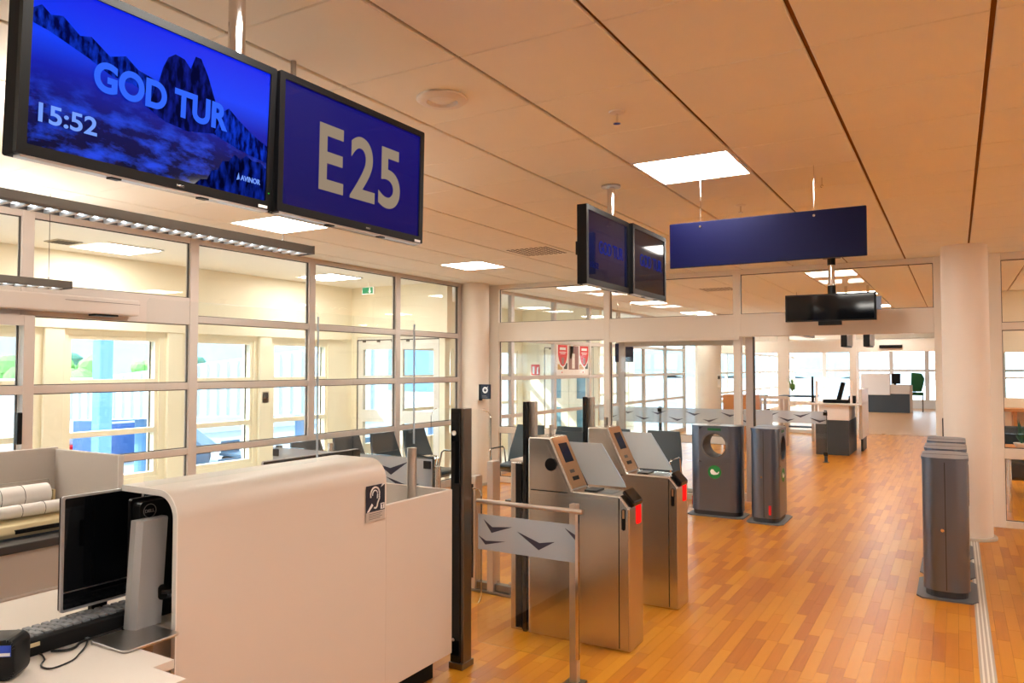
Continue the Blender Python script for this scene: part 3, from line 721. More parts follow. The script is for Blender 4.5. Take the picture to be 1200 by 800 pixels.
B().box(.022, .062, -.0525, -.0515, .077, .086).build('label_strip', 'print_white', t, local=True)
t = thing('desk_cable', 'thin dark cable looping over the white desktop', 'cable', (-2.5, 1.4, .741))
B().tube(smooth_path([(-2.60, 1.30, .744), (-2.617, 1.319, .744), (-2.604, 1.36, .744), (-2.54, 1.345, .744), (-2.50, 1.314, .744), (-2.465, 1.305, .744), (-2.438, 1.32, .744), (-2.45, 1.384, .744), (-2.49, 1.43, .744), (-2.532, 1.472, .744), (-2.59, 1.515, .744)]), .0028, 6).build('cord', 'cable', t, smooth=True)
B().box(-2.60, -2.585, 1.51, 1.52, .741, .75).build('plug', 'key_grey', t)
t = thing('desk_cable', 'thick black cable running along the keyboard towards the silver monitor stand', 'cable', (-2.6, 1.5, .741))
B().tube(smooth_path([(-2.585, 1.39, .746), (-2.55, 1.42, .746), (-2.552, 1.45, .746), (-2.582, 1.49, .746), (-2.586, 1.56, .746), (-2.587, 1.60, .746), (-2.588, 1.64, .746)]), .0042, 6).build('cord', 'cable', t, smooth=True)
B().box(-2.594, -2.582, 1.635, 1.65, .741, .752).build('plug', 'black', t)

# back counter with printer
t = thing('back_counter', 'white back counter with a dark worktop behind the gate counter', 'counter', (-4.1, 1.6, 0))
B().box(-4.42, -3.87, .2, 2.36, .10, .80).build('body', 'white_lam', t)
B().box(-4.42, -3.85, .2, 2.38, .80, .84, bev=.003, seg=1).build('worktop', 'dark_top', t)
B().box(-3.872, -3.866, .2, 2.36, .585, .595).build('drawer_line', 'white_edge', t)  # pale line of the drawer edge
B().box(-4.40, -3.92, .25, 2.3, 0, .10).build('plinth', 'charcoal', t)
t = thing('desk_divider', 'grey angled privacy divider standing around the back counter', 'divider', (-4.4, 2.39, 0))
B().box(-4.47, -4.44, .2, 2.405, .0, 1.225, bev=.004).build('side_panel', 'grey_lam', t)
B().box(-4.44, -3.83, 2.385, 2.412, .0, 1.215, bev=.004).build('end_panel', 'grey_lam', t)
B().box(-3.832, -3.826, 2.384, 2.413, .0, 1.212).build('edge_band', 'white_edge', t)
t = thing('ticket_printer', 'beige boarding card printer with two white paper rolls on the dark worktop', 'printer', (-4.1, 2.0, .841))
B().prism([(-4.25, .841), (-3.98, .841), (-3.965, .87), (-3.985, .905), (-4.25, .945)], 'y', 1.72, 2.31, bev=.006).build('case', 'beige_plastic', t)
B().box(-3.978, -3.962, 1.95, 2.22, .866, .886).build('slot', 'black', t)
B().box(-3.985, -3.966, 1.73, 2.30, .8415, .850).build('base_shadow', 'charcoal', t)
B().box(-3.974, -3.9615, 1.76, 1.84, .855, .88).build('badge', 'label_blue', t)
for (x, z, r, ya, yb) in ((-4.17, 1.015, .055, 1.74, 2.20), (-4.07, .958, .032, 1.80, 2.22)):
    o = B().cyl((x, ya, z), (x, yb, z), r, 28).build('paper_roll', 'paper', t, smooth=True)
    B().cyl((x, ya - .02, z), (x, yb + .02, z), .012, 12).build('spindle', 'black', o)
    for k in range(3):
        y = ya + .11 + k * .11
        B().tube([(x + (r + .001) * math.cos(a), y, z + (r + .001) * math.sin(a)) for a in [R(-60 + 15 * q) for q in range(14)]], .0015, 5).build('tear_line', 'print_grey', o)
for y in (1.715, 2.225): B().box(-4.19, -4.15, y, y + .012, .93, 1.03).build('bracket', 'beige_plastic', t)
B().tube([(-4.17, 1.73, 1.03), (-4.19, 1.73, 1.085), (-4.19, 2.22, 1.085), (-4.17, 2.22, 1.03)], .0025, 6).build('wire_guard', 'silver', t)

# ================================================================== PENDANT LAMPS
def pendant(lab, xc, ya, yb, z0, hh, wires, n):
    t = thing('pendant_lamp', lab, 'lamp', (xc, (ya + yb) / 2, z0))
    w = .075
    B().prism([(xc - w, z0 + .012), (xc - w * .85, z0 + hh), (xc + w * .85, z0 + hh), (xc + w, z0 + .012), (xc + w, z0), (xc + w - .008, z0), (xc + w - .008, z0 + .02), (xc - w + .008, z0 + .02), (xc - w + .008, z0), (xc - w, z0)], 'y', ya, yb).build('housing', 'lamp_body', t)
    for y in (ya, yb): B().box(xc - w, xc + w, y - .004, y + .004, z0, z0 + hh).build('end_cap', 'lamp_body', t)
    B().cyl((xc, ya + .03, z0 + .013), (xc, yb - .03, z0 + .013), .008, 10).build('tube_light', 'tube', t)
    B().box(xc - .05, xc + .05, ya + .03, yb - .03, z0 + hh - .003, z0 + hh + .0006).build('added_uplight', UPM, t)  # glowing strip added on top of the lamp to brighten the ceiling
    sm = None
    for k in range(n):
        y = ya + .03 + (yb - ya - .06) * (k + .5) / n
        if sm is None:
            q = B().box(-w + .009, w - .009, -.010, .010, -.014, .006); sm = bpy.data.meshes.new('slat'); q.bm.to_mesh(sm); q.bm.free(); sm.materials.append(M['lamp_slat'])
        s_ = bpy.data.objects.new('slat', sm); s_.parent = t; s_.location = Vector((xc, y, z0 + .010)) - t.location; COL.objects.link(s_)
    for y in wires:
        c_ = B().cyl((xc, y, z0 + hh), (xc, y, HC), .0022, 6).build('suspension_wire', 'seal', t)
        B().cyl((xc, y, z0 + hh), (xc, y, z0 + hh + .022), .006, 8).build('gripper', 'lamp_body', t)
UPM = emis('added_uplight', (1.0, 0.94, 0.85, 1), 21.0)
pendant('long grey linear pendant lamp with white louvres hanging over the counters', -3.68, .70, 3.56, 2.42, .055, (1.0, 3.36), 38)
pendant('shorter grey linear pendant lamp hanging before the left glazed wall', -5.45, .6, 2.98, 2.235, .055, (.9, 2.86), 30)

# ================================================================== HANGING MONITORS AND SIGNS
def wall_monitor(lab, loc, rz, rx, w, h, scr, thick=.06, bez=.022):
    """hung by its top edge; local frame: centre of the top edge at the origin, facing -Y"""
    t = thing('hanging_monitor', lab, 'monitor', loc, rz, rx=rx)
    B().prism(rrect(-w / 2, w / 2, -h, 0, .006), 'y', .012, thick).build('case', 'black_matte', t, local=True)
    B().ring(rrect(-w / 2, w / 2, -h, 0, .006), rrect(-w / 2 + bez, w / 2 - bez, -h + bez * 1.2, -bez, .003), 'y', -.002, .014).build('bezel', 'black', t, local=True)
    s = B().box(-w / 2 + bez - .001, w / 2 - bez + .001, .004, .013, -h + bez * 1.2 - .001, -bez + .001).build('display', scr, t, local=True)
    B().box(-w / 2 + .01, w / 2 - .01, .0, .03, -h - .006, -h + .0005).build('lower_lip', 'silver', t, local=True)
    for x in (-.13, .13): B().box(x - .014, x + .014, -.001, .02, -h - .010, -h - .0055).build('ir_window', 'black', t, local=True)
    return t
MW, MH = .735, .44
t1 = wall_monitor('large hanging monitor showing blue mountains with the words GOD TUR', (-1.80, 1.246, 2.605), R(90), R(3), MW, MH, 'scr_mountain')
iw, ih = MW - .044, MH - .048
def uv(u, v): return (-MW / 2 + .022 + u * iw, -MH + .026 + v * ih)
def pic(name, pts, m, y):
    return B().prism([uv(*p) for p in pts], 'y', y - .0006, y).build(name, m, t1, local=True)
pic('picture_ridge', [(0, .80), (.03, .84), (.06, .80), (.10, .82), (.16, .74), (.20, .76), (.27, .68), (.33, .72), (.38, .66), (.44, .64), (.5, .6), (.5, .5), (.42, .52), (.36, .56), (.28, .56), (.2, .62), (.13, .66), (.06, .70), (0, .72)], 'pic_ridge', .0038)
pic('picture_ridge', [(.70, .60), (.76, .58), (.79, .62), (.84, .56), (.90, .50), (.95, .46), (1, .43), (1, .30), (.85, .34), (.72, .40)], 'pic_ridge', .0038)
pic('picture_mountain', [(.42, .44), (.46, .60), (.48, .74), (.50, .82), (.53, .86), (.57, .85), (.60, .80), (.62, .90), (.645, .90), (.68, .80), (.72, .64), (.745, .50), (.72, .40), (.6, .36), (.5, .38)], 'pic_rock', .0032)
pic('picture_shore', [(.64, .0), (.67, .05), (.70, .06), (.72, .13), (.75, .15), (.77, .22), (.80, .23), (.83, .29), (.86, .27), (.89, .31), (.93, .28), (.96, .29), (1.0, .25), (1.0, 0.0)], 'pic_shore', .0038)
x, z = uv(.215, .44); text('GOD TUR', iw * .57, ih * .195, 'txt_blue', t1, x, z, .0030, bold=.036)
x, z = uv(.035, .15); text('15:52', iw * .20, ih * .115, 'txt_white', t1, x, z, .0030)
x, z = uv(.865, .115); text('AVINOR', iw * .105, ih * .04, 'txt_white', t1, x, z, .0030)
x, z = uv(.845, .11); B().prism([(x, z), (x + .010, z + .004), (x + .006, z + .022)], 'y', .002, .003).build('emblem', 'txt_white', t1, local=True)
text('NEC', .022, .006, 'silver', t1, .04, -MH + .008, -.002)
B().box(.318, .352, -.0035, -.002, -MH + .003, -MH + .012).build('rating_label', 'print_white', t1, local=True)
B().box(MW / 2 - .014, MW / 2 - .011, -.004, -.002, -MH + .05, -MH + .053).build('power_light', 'green_led', t1, local=True)
t2 = wall_monitor('large hanging monitor showing the gate number E25 on deep blue', (-1.79, 1.984, 2.605), R(90), R(1.2), MW, MH, 'scr_gate')
x, z = uv(.225, .20); text('E', iw * .165, ih * .57, 'txt_brown', t2, x, z, .0035)
x, z = uv(.44, .20); text('2', iw * .185, ih * .57, 'txt_brown', t2, x, z, .0035)
x, z = uv(.655, .195); text('5', iw * .175, ih * .57, 'txt_brown', t2, x, z, .0035)
B().box(.318, .352, -.0035, -.002, -MH + .003, -MH + .012).build('rating_label', 'print_white', t2, local=True)
text('NEC', .022, .006, 'silver', t2, .04, -MH + .008, -.002)
t = thing('monitor_mount', 'ceiling mount with chrome pole holding the large pair of monitors', 'mount', (-1.86, 1.6, HC))
B().cyl((-1.935, 1.57, 2.34), (-1.935, 1.57, HC), .026, 24).build('pole', 'chrome', t, smooth=True)
B().cyl((-1.935, 1.57, HC - .012), (-1.935, 1.57, HC), .07, 24).build('flange', 'silver', t)
B().box(-1.91, -1.876, .98, 2.25, 2.36, 2.44).build('cross_bar', 'black_matte', t)
B().cyl((-2.248, 2.098, 2.38), (-2.248, 2.098, HC), .011, 12).build('stay', 'silver', t); B().box(-2.26, -1.90, 2.085, 2.11, 2.37, 2.40).build('bracket', 'black_matte', t)
# smaller pair further down
FW, FH = .70, .475
fa = wall_monitor('dark hanging monitor nearer the counter of the smaller pair, dim blue GOD TUR', (-1.868, 4.368, 2.65), R(91.0), 0, FW, FH, 'scr_dim', bez=.03)
text('GOD TUR', .40, .08, 'txt_dim', fa, -.15, -.27, .003, bold=.004)
text('15:52', .12, .035, 'txt_dim2', fa, -.28, -.37, .003, bold=.004)
fb = wall_monitor('dark hanging monitor nearer the partition of the smaller pair, faint GOD TUR', (-1.855, 5.076, 2.65), R(91.0), 0, FW, FH, 'scr_dim2', bez=.03)
text('GOD TUR', .46, .085, 'txt_dim', fb, -.20, -.27, .003, bold=.004)
t = thing('monitor_mount', 'ceiling mount with short chrome pole holding the smaller pair of monitors', 'mount', (-1.92, 4.6, HC))
B().cyl((-1.968, 4.64, 2.34), (-1.968, 4.64, HC), .026, 24).build('pole', 'chrome', t, smooth=True)
B().cyl((-1.968, 4.64, HC - .012), (-1.968, 4.64, HC), .065, 24).build('flange', 'silver', t)
B().box(-1.962, -1.937, 4.08, 5.35, 2.36, 2.44).build('cross_bar', 'black_matte', t)
t = thing('hanging_sign', 'wide plain dark blue sign panel hanging on thin wires under the ceiling', 'sign', (-1.02, 4.79, HC))
B().box(-1.61, -.43, 4.775, 4.80, 2.33, 2.622, bev=.003, seg=1).build('panel', 'navy', t)
for x in (-1.405, -.715):
    B().cyl((x, 4.7875, 2.60), (x, 4.7875, HC), .0025, 6).build('wire', 'chrome', t)
    B().cyl((x, 4.771, 2.59), (x, 4.776, 2.59), .008, 10).build('stud', 'chrome', t)
t = thing('display_bar', 'wide black display hanging on a pole before the glass partition', 'monitor', (-1.18, 8.9, HC))
B().box(-1.645, -.717, 8.86, 8.92, 2.19, 2.49, bev=.004).build('case', 'black', t)
B().box(-1.625, -.737, 8.857, 8.86, 2.205, 2.475).build('display', 'black_gloss', t)
B().box(-1.30, -1.06, 8.87, 8.91, 2.145, 2.19, bev=.004).build('loudspeaker', 'black_matte', t)
B().box(-.717, -.67, 8.87, 8.93, 2.30, 2.44).build('side_module', 'bin_grey', t)
B().cyl((-1.16, 8.90, 2.49), (-1.16, 8.90, HC), .036, 20).build('pole', 'chrome', t, smooth=True)
for z in (2.49, HC - .09): B().cyl((-1.16, 8.90, z), (-1.16, 8.90, z + .09), .042, 20).build('collar', 'black', t, smooth=True)
B().box(-1.25, -1.07, 8.84, 8.96, HC - .012, HC).build('flange', 'black', t)

# ================================================================== GATES
def boarding_gate(dy, lab, hole):
    y0, y1 = 4.20 + dy, 4.43 + dy
    g = thing('boarding_gate', lab, 'turnstile', (-2.0, y0 + .11, 0))
    prof = [(-2.36, .0), (-2.36, 1.225), (-2.35, 1.24), (-2.20, 1.24), (-2.05, .92), (-1.735, .915), (-1.675, .845), (-1.675, 0)]
    B().prism(prof, 'y', y0, y1, bev=.010).build('body', 'steel', g)
    # raised panels on the side facing the counter
    p = B().prism([(-2.338, 1.195), (-2.225, 1.195), (-2.078, .925), (-2.338, .925)], 'y', y0 - .004, y0 + .004).build('upper_door', 'steel', g)
    if hole:
        B().lathe([(.03, 0), (.03, .004), (.026, .005), (.001, .0052)], 24).build('tmp', 'black', None)
        bpy.data.objects.remove(bpy.data.objects['tmp'])
        B().cyl((-2.193, y0 - .009, 1.073), (-2.193, y0 - .004, 1.073), .040, 28).build('lock_cover', 'black', p)
    B().box(-2.338, -1.742, y0 - .004, y0 + .004, .02, .885).build('side_door', 'steel', g)
    B().box(-1.736, -1.682, y0 - .0045, y0 + .004, .02, .83).build('nose_door', 'steel', g)
    B().box(-1.741, -1.737, y0 - .0048, y0 + .004, .02, .90).build('joint', 'black_matte', g)
    B().box(-2.338, -2.08, y0 - .0048, y0 + .004, .903, .908).build('joint', 'black_matte', g)
    B().prism(rrect(-1.722, -1.697, .715, .84, .0115), 'y', y0 - .0055, y0).build('slot', 'black', g)
    B().box(-1.716, -1.703, y0 - .0062, y0, .785, .835).build('slot_window', 'bronze', g)
    # slanted face with display and reader
    def slant(t, off):   # point along the slope, off = outward
        x = -2.20 + .15 * t; z = 1.24 - .32 * t
        return (x + off * .905, z + off * .424)
    def slab(t0, t1, ya, yb, o0, o1, nm, m):
        return B().prism([slant(t0, o0), slant(t1, o0), slant(t1, o1), slant(t0, o1)], 'y', ya, yb).build(nm, m, g)
    slab(.01, .97, y0 + .018, y1 - .012, -.002, .004, 'face_plate', 'bronze')
    slab(.14, .50, y0 + .06, y1 - .055, .003, .006, 'display', 'scr_dim2')
    slab(.64, .70, y0 + .07, y1 - .10, .003, .0055, 'card_mark', 'steel_dark')
    slab(.77, .84, y0 + .07, y1 - .08, .003, .008, 'card_slot', 'black')
    B().box(-1.99, -1.91, y0 + .05, y1 - .05, .914, .926, bev=.003).build('reader', 'black_gloss', g)
    B().box(-1.88, -1.80, y0 + .05, y1 - .04, .914, .918).build('scan_window', 'glass_tint', g)
    n = B().prism([(-1.742, .925), (-1.728, .945), (-1.662, .875), (-1.668, .845)], 'y', y0 + .05, y1 - .03, bev=.008).build('scanner_head', 'black_gloss', g)
    B().prism(rrect(y0 + .115, y1 - .045, .735, .85, .012), 'x', -1.676, -1.671).build('stop_light', 'red_led', g)
    # glass guard on the far side
    B().prism([(-2.20, 1.195), (-1.955, 1.195), (-1.80, .955), (-1.79, .93), (-2.05, .93)], 'y', y1 + .004, y1 + .012).build('guard_glass', 'guard', g)
    B().prism([(-2.206, 1.20), (-2.198, 1.20), (-2.052, .922), (-2.060, .922)], 'y', y1, y1 + .014).build('guard_channel', 'black', g)
    B().prism([(-1.962, 1.195), (-1.954, 1.195), (-1.797, .952), (-1.805, .952)], 'y', y1 + .003, y1 + .013).build('guard_edge', 'frost', g)
    # tall post and rear pedestal with the flap
    B().box(-2.405, -2.378, y0 + .01, y0 + .05, 0, 1.46, bev=.004).build('sensor_post', 'black_gloss', g)
    B().box(-2.405, -2.335, y0 + .051, y0 + .085, 0, 1.46, bev=.004).build('post', 'alu_post', g)
    B().box(-2.50, -2.415, y0 + .02, y0 + .20, 0, 1.07, bev=.006).build('rear_pedestal', 'steel', g)
    B().box(-2.503, -2.411, y0 + .016, y0 + .204, 1.07, 1.085, bev=.004).build('pedestal_cap', 'white_lam', g)
    B().box(-2.4585, -2.416, y0 + .012, y0 + .03, .02, 1.06).build('dark_channel', 'black', g)
    B().prism(rrect(-2.31, -1.93, 1.26, 1.44, .03), 'y', y1 + .004, y1 + .012).build('upper_guard', 'glass', g)
    B().box(-2.318, -2.30, y1 - .02, y1 + .016, 1.23, 1.30).build('clamp', 'chrome', g)
    return g
boarding_gate(0, 'steel boarding gate with a round black lock cover beside the glass barrier', True)
boarding_gate(.90, 'steel boarding gate standing behind the one with the round black lock cover', False)

# black gate post with wings
t = thing('gate_post', 'tall glossy black gate post beside the counter end with a clear wing', 'post', (-2.43, 3.55, 0))
B().box(-2.468, -2.405, 3.50, 3.60, 0, 1.448, bev=.004).build('column', 'black_gloss', t)
B().box(-2.405, -2.385, 3.51, 3.59, 0, 1.448, bev=.003).build('side_strip', 'steel_dark', t)
B().cyl((-2.445, 3.496, 1.31), (-2.445, 3.50, 1.31), .014, 20).build('stud', 'print_white', t)
B().cyl((-2.445, 3.494, .16), (-2.445, 3.50, .16), .010, 16).build('screw', 'chrome', t)
B().box(-2.474, -2.381, 3.492, 3.608, 0, .035, bev=.003).build('shoe', 'steel_dark', t)
B().prism(rrect(-2.47, -2.37, .32, .98, .04), 'y', 3.665, 3.675).build('wing', 'glass_screen', t)
B().tube([(-2.43, 3.67, .978), (-2.385, 3.67, .972), (-2.371, 3.67, .94), (-2.371, 3.67, .36), (-2.39, 3.67, .325)], .004, 6).build('wing_edge', 'chrome', t, smooth=True)
B().box(-2.46, -2.44, 3.60, 3.675, .55, .65).build('wing_clamp', 'steel_dark', t)
# flap gate further back
t = thing('flap_gate', 'low steel flap gate frame with a tall rounded glass flap behind the black post', 'turnstile', (-3.1, 4.82, 0))
for x, zt, w in ((-3.17, .86, .035), (-3.005, .98, .028)): B().box(x - w, x + w, 4.77, 4.87, 0, zt, bev=.005).build('post', 'alu_post', t)
B().box(-3.185, -3.155, 4.765, 4.771, .1, .80).build('dark_slot', 'black', t)
B().box(-3.40, -2.80, 4.79, 4.85, .02, .07, bev=.004).build('foot_rail', 'steel_dark', t)
B().box(-3.42, -2.78, 4.76, 4.88, 0, .02, bev=.003).build('base_plate', 'steel_dark', t)
B().prism(rrect(-3.59, -3.03, .72, 1.36, .06), 'y', 4.815, 4.825).build('flap', 'glass_screen', t)
B().tube([(-3.10, 4.82, 1.36), (-3.05, 4.82, 1.345), (-3.03, 4.82, 1.30), (-3.03, 4.82, .78), (-3.05, 4.82, .735)], .005, 6).build('flap_edge', 'chrome', t, smooth=True)
B().tube([(-3.59, 4.82, .80), (-3.59, 4.82, 1.30), (-3.57, 4.82, 1.345), (-3.53, 4.82, 1.36)], .003, 6).build('flap_edge', 'chrome', t, smooth=True)
for z in (.76, .92): B().box(-3.04, -3.0, 4.80, 4.84, z, z + .04).build('hinge', 'steel_dark', t)
for x in (-2.96, -2.86): B().cyl((x, 4.82, .07), (x, 4.82, .09), .012, 10).build('bolt', 'chrome', t)

# ------------------------------------------------------------------ glass barriers with frosted chevron bands
def chevron(b_, x, z, w, h, y, flip=False, skew=0.0):
    t_ = h * .38
    pts = [(x, z + h * .95), (x + w * (.58 + skew), z), (x + w, z + h * .62), (x + w * (.60 + skew), z + t_ * 1.15)]
    if flip: pts = [(2 * x + w - p[0], p[1]) for p in pts]
    b_.prism(pts, 'y', y - .0012, y)
def barrier(lab, x0, x1, y, posts, rail, zt, z_band, marks, z0=.10, thick=.01):
    t = thing('glass_barrier', lab, 'barrier', ((x0 + x1) / 2, y, 0))
    B().prism(rrect(x0, x1, z0, zt, .015), 'y', y - thick / 2, y + thick / 2).build('pane', 'glass_screen', t)
    f_ = B().box(x0 + .004, x1 - .004, y - thick / 2 - .001, y - thick / 2, z_band[0], z_band[1]).build('frosted_band', 'frost', t)
    for (x, z, w, h, fl, sk) in marks:
        b_ = B(); chevron(b_, x, z, w, h, y - thick / 2 - .001, fl, sk); b_.build('chevron', 'chevron', f_)
    for kind, x, zt_ in posts:
        if kind == 'chrome':
            B().cyl((x, y + .032, 0), (x, y + .032, zt_), .024, 20).build('post', 'chrome', t, smooth=True)
        elif kind == 'square':
            B().box(x - .022, x + .022, y + .008, y + .05, 0, zt_, bev=.004).build('post', 'alu_post', t)
        else:
            B().box(x - .025, x + .025, y + .007, y + .05, 0, zt_, bev=.006).build('post', 'charcoal', t)
            for z in (zt_ - .09, .12): B().box(x - .035, x + .035, y - .012, y + .012, z, z + .06, bev=.003).build('clamp', 'black', t)
        B().box(x - .05, x + .05, y - .02, y + .08, 0, .008).build('foot_plate', 'steel_dark', t)
    if rail: B().cyl((x0 - .0, y - .012, rail), (x1 + .03, y - .012, rail), .013, 16).build('top_rail', 'alu_post', t, smooth=True)
    return t
barrier('glass barrier with a grey frosted chevron band and top rail beside the counter', -2.372, -1.735, 3.637, [('square', -1.775, .95)], .918, .915, (.645, .845),
        [(-2.33, .745, .19, .075, False, -.30), (-2.365, .675, .18, .05, False, -.32), (-2.11, .685, .235, .09, False, 0), (-1.815, .765, .07, .06, False, .30)], z0=.12)
B().box(-1.752, -1.735, 3.6275, 3.6465, .14, .90).build('polished_edge', 'chrome', bpy.data.objects['glass_barrier'])
barrier('long glass barrier with chevron band between the counter and the waiting seats', -5.15, -3.42, 4.62, [('dark', -5.11, 1.0), ('chrome', -4.50, 1.05), ('dark', -3.47, 1.0), ('chrome', -3.40, .93)], None, .99, (.70, .985),
        [(-5.02, .80, .30, .11, False, 0), (-4.62, .86, .26, .09, True, 0), (-4.30, .76, .34, .12, False, 0), (-3.95, .84, .30, .12, True, 0), (-3.88, .73, .34, .10, False, 0)])
barrier('frosted chevron glass barrier seen through the wide partition pane', -5.60, -2.55, 12.6, [('dark', -4.45, 1.0), ('dark', -3.05, 1.0)], None, .99, (.72, .985),
        [(-5.5 + k * .30, .76 + .10 * (k % 2), .28, .08, k % 3 == 0, 0) for k in range(9)])
barrier('frosted chevron glass barrier standing before the far gate desk', -3.45, -1.98, 14.3, [('dark', -2.98, .92), ('dark', -2.0, .92)], None, .90, (.68, .90),
        [(-3.35 + k * .27, .70 + .08 * (k % 2), .30, .09, k % 2 == 1, 0) for k in range(5)])

# ================================================================== WAITING SEATS
def seat(lab, loc, rz, grp):
    """one seat of a beam bench, facing local -Y"""
    t = thing('waiting_seat', lab, 'seat', loc, rz, grp)
    w = .25
    def curve(y, z, tilt, hgt, bulge):
        pts = []
        for k in range(7):
            f_ = k / 6; pts.append((y + math.tan(tilt) * hgt * f_ - bulge * math.sin(PI * f_), z + hgt * f_))
        return pts
    fr = curve(.20, .44, R(18), .48, -.015); bk = [(p[0] + .03, p[1]) for p in fr]
    bmk = B().prism(fr + bk[::-1], 'x', -w, w)
    for v in bmk.bm.verts: v.co.x *= (1.0 - .22 * max(0, (v.co.z - .62)) / .30)
    bmk.build('backrest', 'seat_leather', t, local=True, smooth=True)
    sp = [(-.25, .43), (-.24, .46), (-.1, .455), (.05, .44), (.20, .45), (.23, .44), (.22, .40), (.0, .395), (-.2, .40)]
    B().prism(sp, 'x', -w, w, bev=.008).build('cushion', 'seat_leather', t, local=True, smooth=True)
    for s in (-1, 1):
        x = s * (w + .022)
        B().tube([(x, .20, .36), (x, .14, .62), (x, .10, .645), (x, -.18, .645), (x, -.21, .62), (x, -.16, .42), (x, .05, .36)], .011, 8).build('armrest', 'chrome', t, local=True, smooth=True)
    B().box(-w - .03, w + .03, .02, .08, .33, .39, bev=.005).build('beam', 'steel_dark', t, local=True)
    B().box(-.03, .03, .03, .07, .02, .33).build('leg', 'steel_dark', t, local=True)
    B().box(-.04, .04, -.22, .26, 0, .022, bev=.005).build('foot', 'steel_dark', t, local=True)
    return t
sA = seat('black waiting seat in the row with its backs to the left glazed wall', (-5.42, 5.62, 0), R(90), 'seats along the glazed wall')
for y in (6.22, 6.82, 7.42):
    c = copy_tree(sA); c.location = (-5.42, y, 0)
    if y > 7: c['label'] = 'black waiting seat ending the row along the glazed wall, by the double door'
sB = copy_tree(sA); tag(sB, 'black waiting seat in the row with its backs to the glass partition', 'seat', 'seats before the partition'); sB.location = (-4.86, 8.35, 0); sB.rotation_euler = (0, 0, 0)
for x in (-4.26, -3.66, -3.03):
    c = copy_tree(sB); c.location = (x, 8.35, 0)
    if x > -3.1: c['label'] = 'black waiting seat ending the row beside the wide litter bin'
sB['label'] = 'black waiting seat before the partition, beside the corner column'

# ================================================================== BINS
def bin_(lab, loc, rz, sticker=True, grp=None):
    """oval-ended litter bin, long axis local X, faces local -Y"""
    t = thing('litter_bin', lab, 'bin', loc, rz, grp)
    L, D, H = .285, .145, 1.02
    def outline(L, D, r=.11):
        return rrect(-L, L, -D, D, r, 6)
    ol = outline(L, D)
    # body as a shell with a round through-hole, cut by a boolean-free construction: front and back skins with hole, end skins
    n = 32; hc, hr = (0, .80), .135
    for s in (-1, 1):
        b_ = B(); y = s * D
        q = []
        # outer square loop matched to the circle points
        W_, zb, zt = L - .11, .06, H - .02
        circ = [(hc[0] + hr * math.cos(2 * PI * k / n), hc[1] + hr * math.sin(2 * PI * k / n)) for k in range(n)]
        sq = []
        for k in range(n):
            a = 2 * PI * k / n; c_, s_ = math.cos(a), math.sin(a)
            lim = []
            if abs(c_) > 1e-6: lim.append(W_ / abs(c_))
            if abs(s_) > 1e-6: lim.append(((zt - hc[1]) if s_ > 0 else (hc[1] - .60)) / abs(s_))
            d_ = min(lim); sq.append((hc[0] + d_ * c_, hc[1] + d_ * s_))
        b_.ring(sq, circ, 'y', y - .004 if s < 0 else y - .004, y + .004)
        b_.box(-W_, W_, y - .004, y + .004, .06, .602)
        b_.build('front_skin' if s < 0 else 'back_skin', 'bin_grey', t, local=True)
    for s in (-1, 1):
        pts = []
        for k in range(13):
            a = R(-90 + 180 * k / 12)
            pts.append((s * (L - .11 + .11 * math.cos(a)) , (D + .004) * math.sin(a) if abs(math.sin(a)) > .999 else (.11 * math.sin(a) + math.copysign(D - .11 + .004, math.sin(a)) if abs(math.sin(a)) > .01 else 0)))
        inn = [(p[0] - s * .006 if abs(p[0]) > L - .109 else p[0], p[1] * .95) for p in pts]
        B().prism(pts + inn[::-1], 'z', .06, H - .02).build('end_skin', 'bin_grey', t, local=True, smooth=True)
        B().box(s * L - .002, s * L + .002, -.003, .003, .07, H - .03).build('end_joint', 'bin_dark', t, local=True)
    # hole tube
    rg = [(hr * math.cos(2 * PI * k / n), .80 + hr * math.sin(2 * PI * k / n)) for k in range(n)]; rg2 = [(1.0 * (hr - .006) * math.cos(2 * PI * k / n), .80 + (hr - .006) * math.sin(2 * PI * k / n)) for k in range(n)]
    B().ring(rg, rg2, 'y', -D - .005, D + .005).build('throat', 'bin_dark', t, local=True, smooth=True)
    B().ring([(p[0] * 1.14, .80 + (p[1] - .80) * 1.14) for p in rg], rg, 'y', -D - .008, -D - .003).build('collar', 'bin_plate', t, local=True)
    B().prism(outline(L + .004, D + .008), 'z', H - .02, H).build('lid', 'bin_grey', t, local=True)
    B().box(-.003, .003, -D - .006, D + .006, H, H + .0015).build('lid_joint', 'bin_dark', t, local=True)
    B().prism(outline(L - .012, D - .01), 'z', .012, .06).build('plinth', 'bin_dark', t, local=True)
    B().prism([(-L - .03, -D - .01), (-L + .03, -D - .05), (L - .03, -D - .05), (L + .03, -D - .01), (L + .03, D + .01), (L - .03, D + .05), (-L + .03, D + .05), (-L - .03, D + .01)], 'z', 0, .012).build('base_plate', 'bin_plate', t, local=True)
    B().cyl((-L - .012, .02, .50), (-L + .01, .02, .50), .012, 12).build('lock', 'chrome', t, local=True)
    if sticker:
        B().box(-.075, .075, -D - .006, -D - .003, .965, .992).build('top_label', 'green_dark', t, local=True)
        s_ = B().cyl((0, -D - .0065, .50), (0, -D - .003, .50), .075, 32).build('sticker', 'green_paint', t, local=True)
        B().prism([(-.05, .505), (-.035, .53), (-.012, .528), (-.005, .515), (.012, .50), (.028, .49), (.05, .512), (.052, .498), (.04, .478), (.02, .472), (-.01, .468), (-.038, .476)], 'y', -D - .008, -D - .006).build('sticker_mark', 'print_white', s_, local=True)
        B().box(-L + .0, -L + .014, -.075, -.05, .1, .2).build('side_label', 'red_paint', t, local=True)
    return t
b1 = bin_('wide grey litter bin with a green recycling sticker facing the gates', (-2.365, 8.66, 0), R(0))
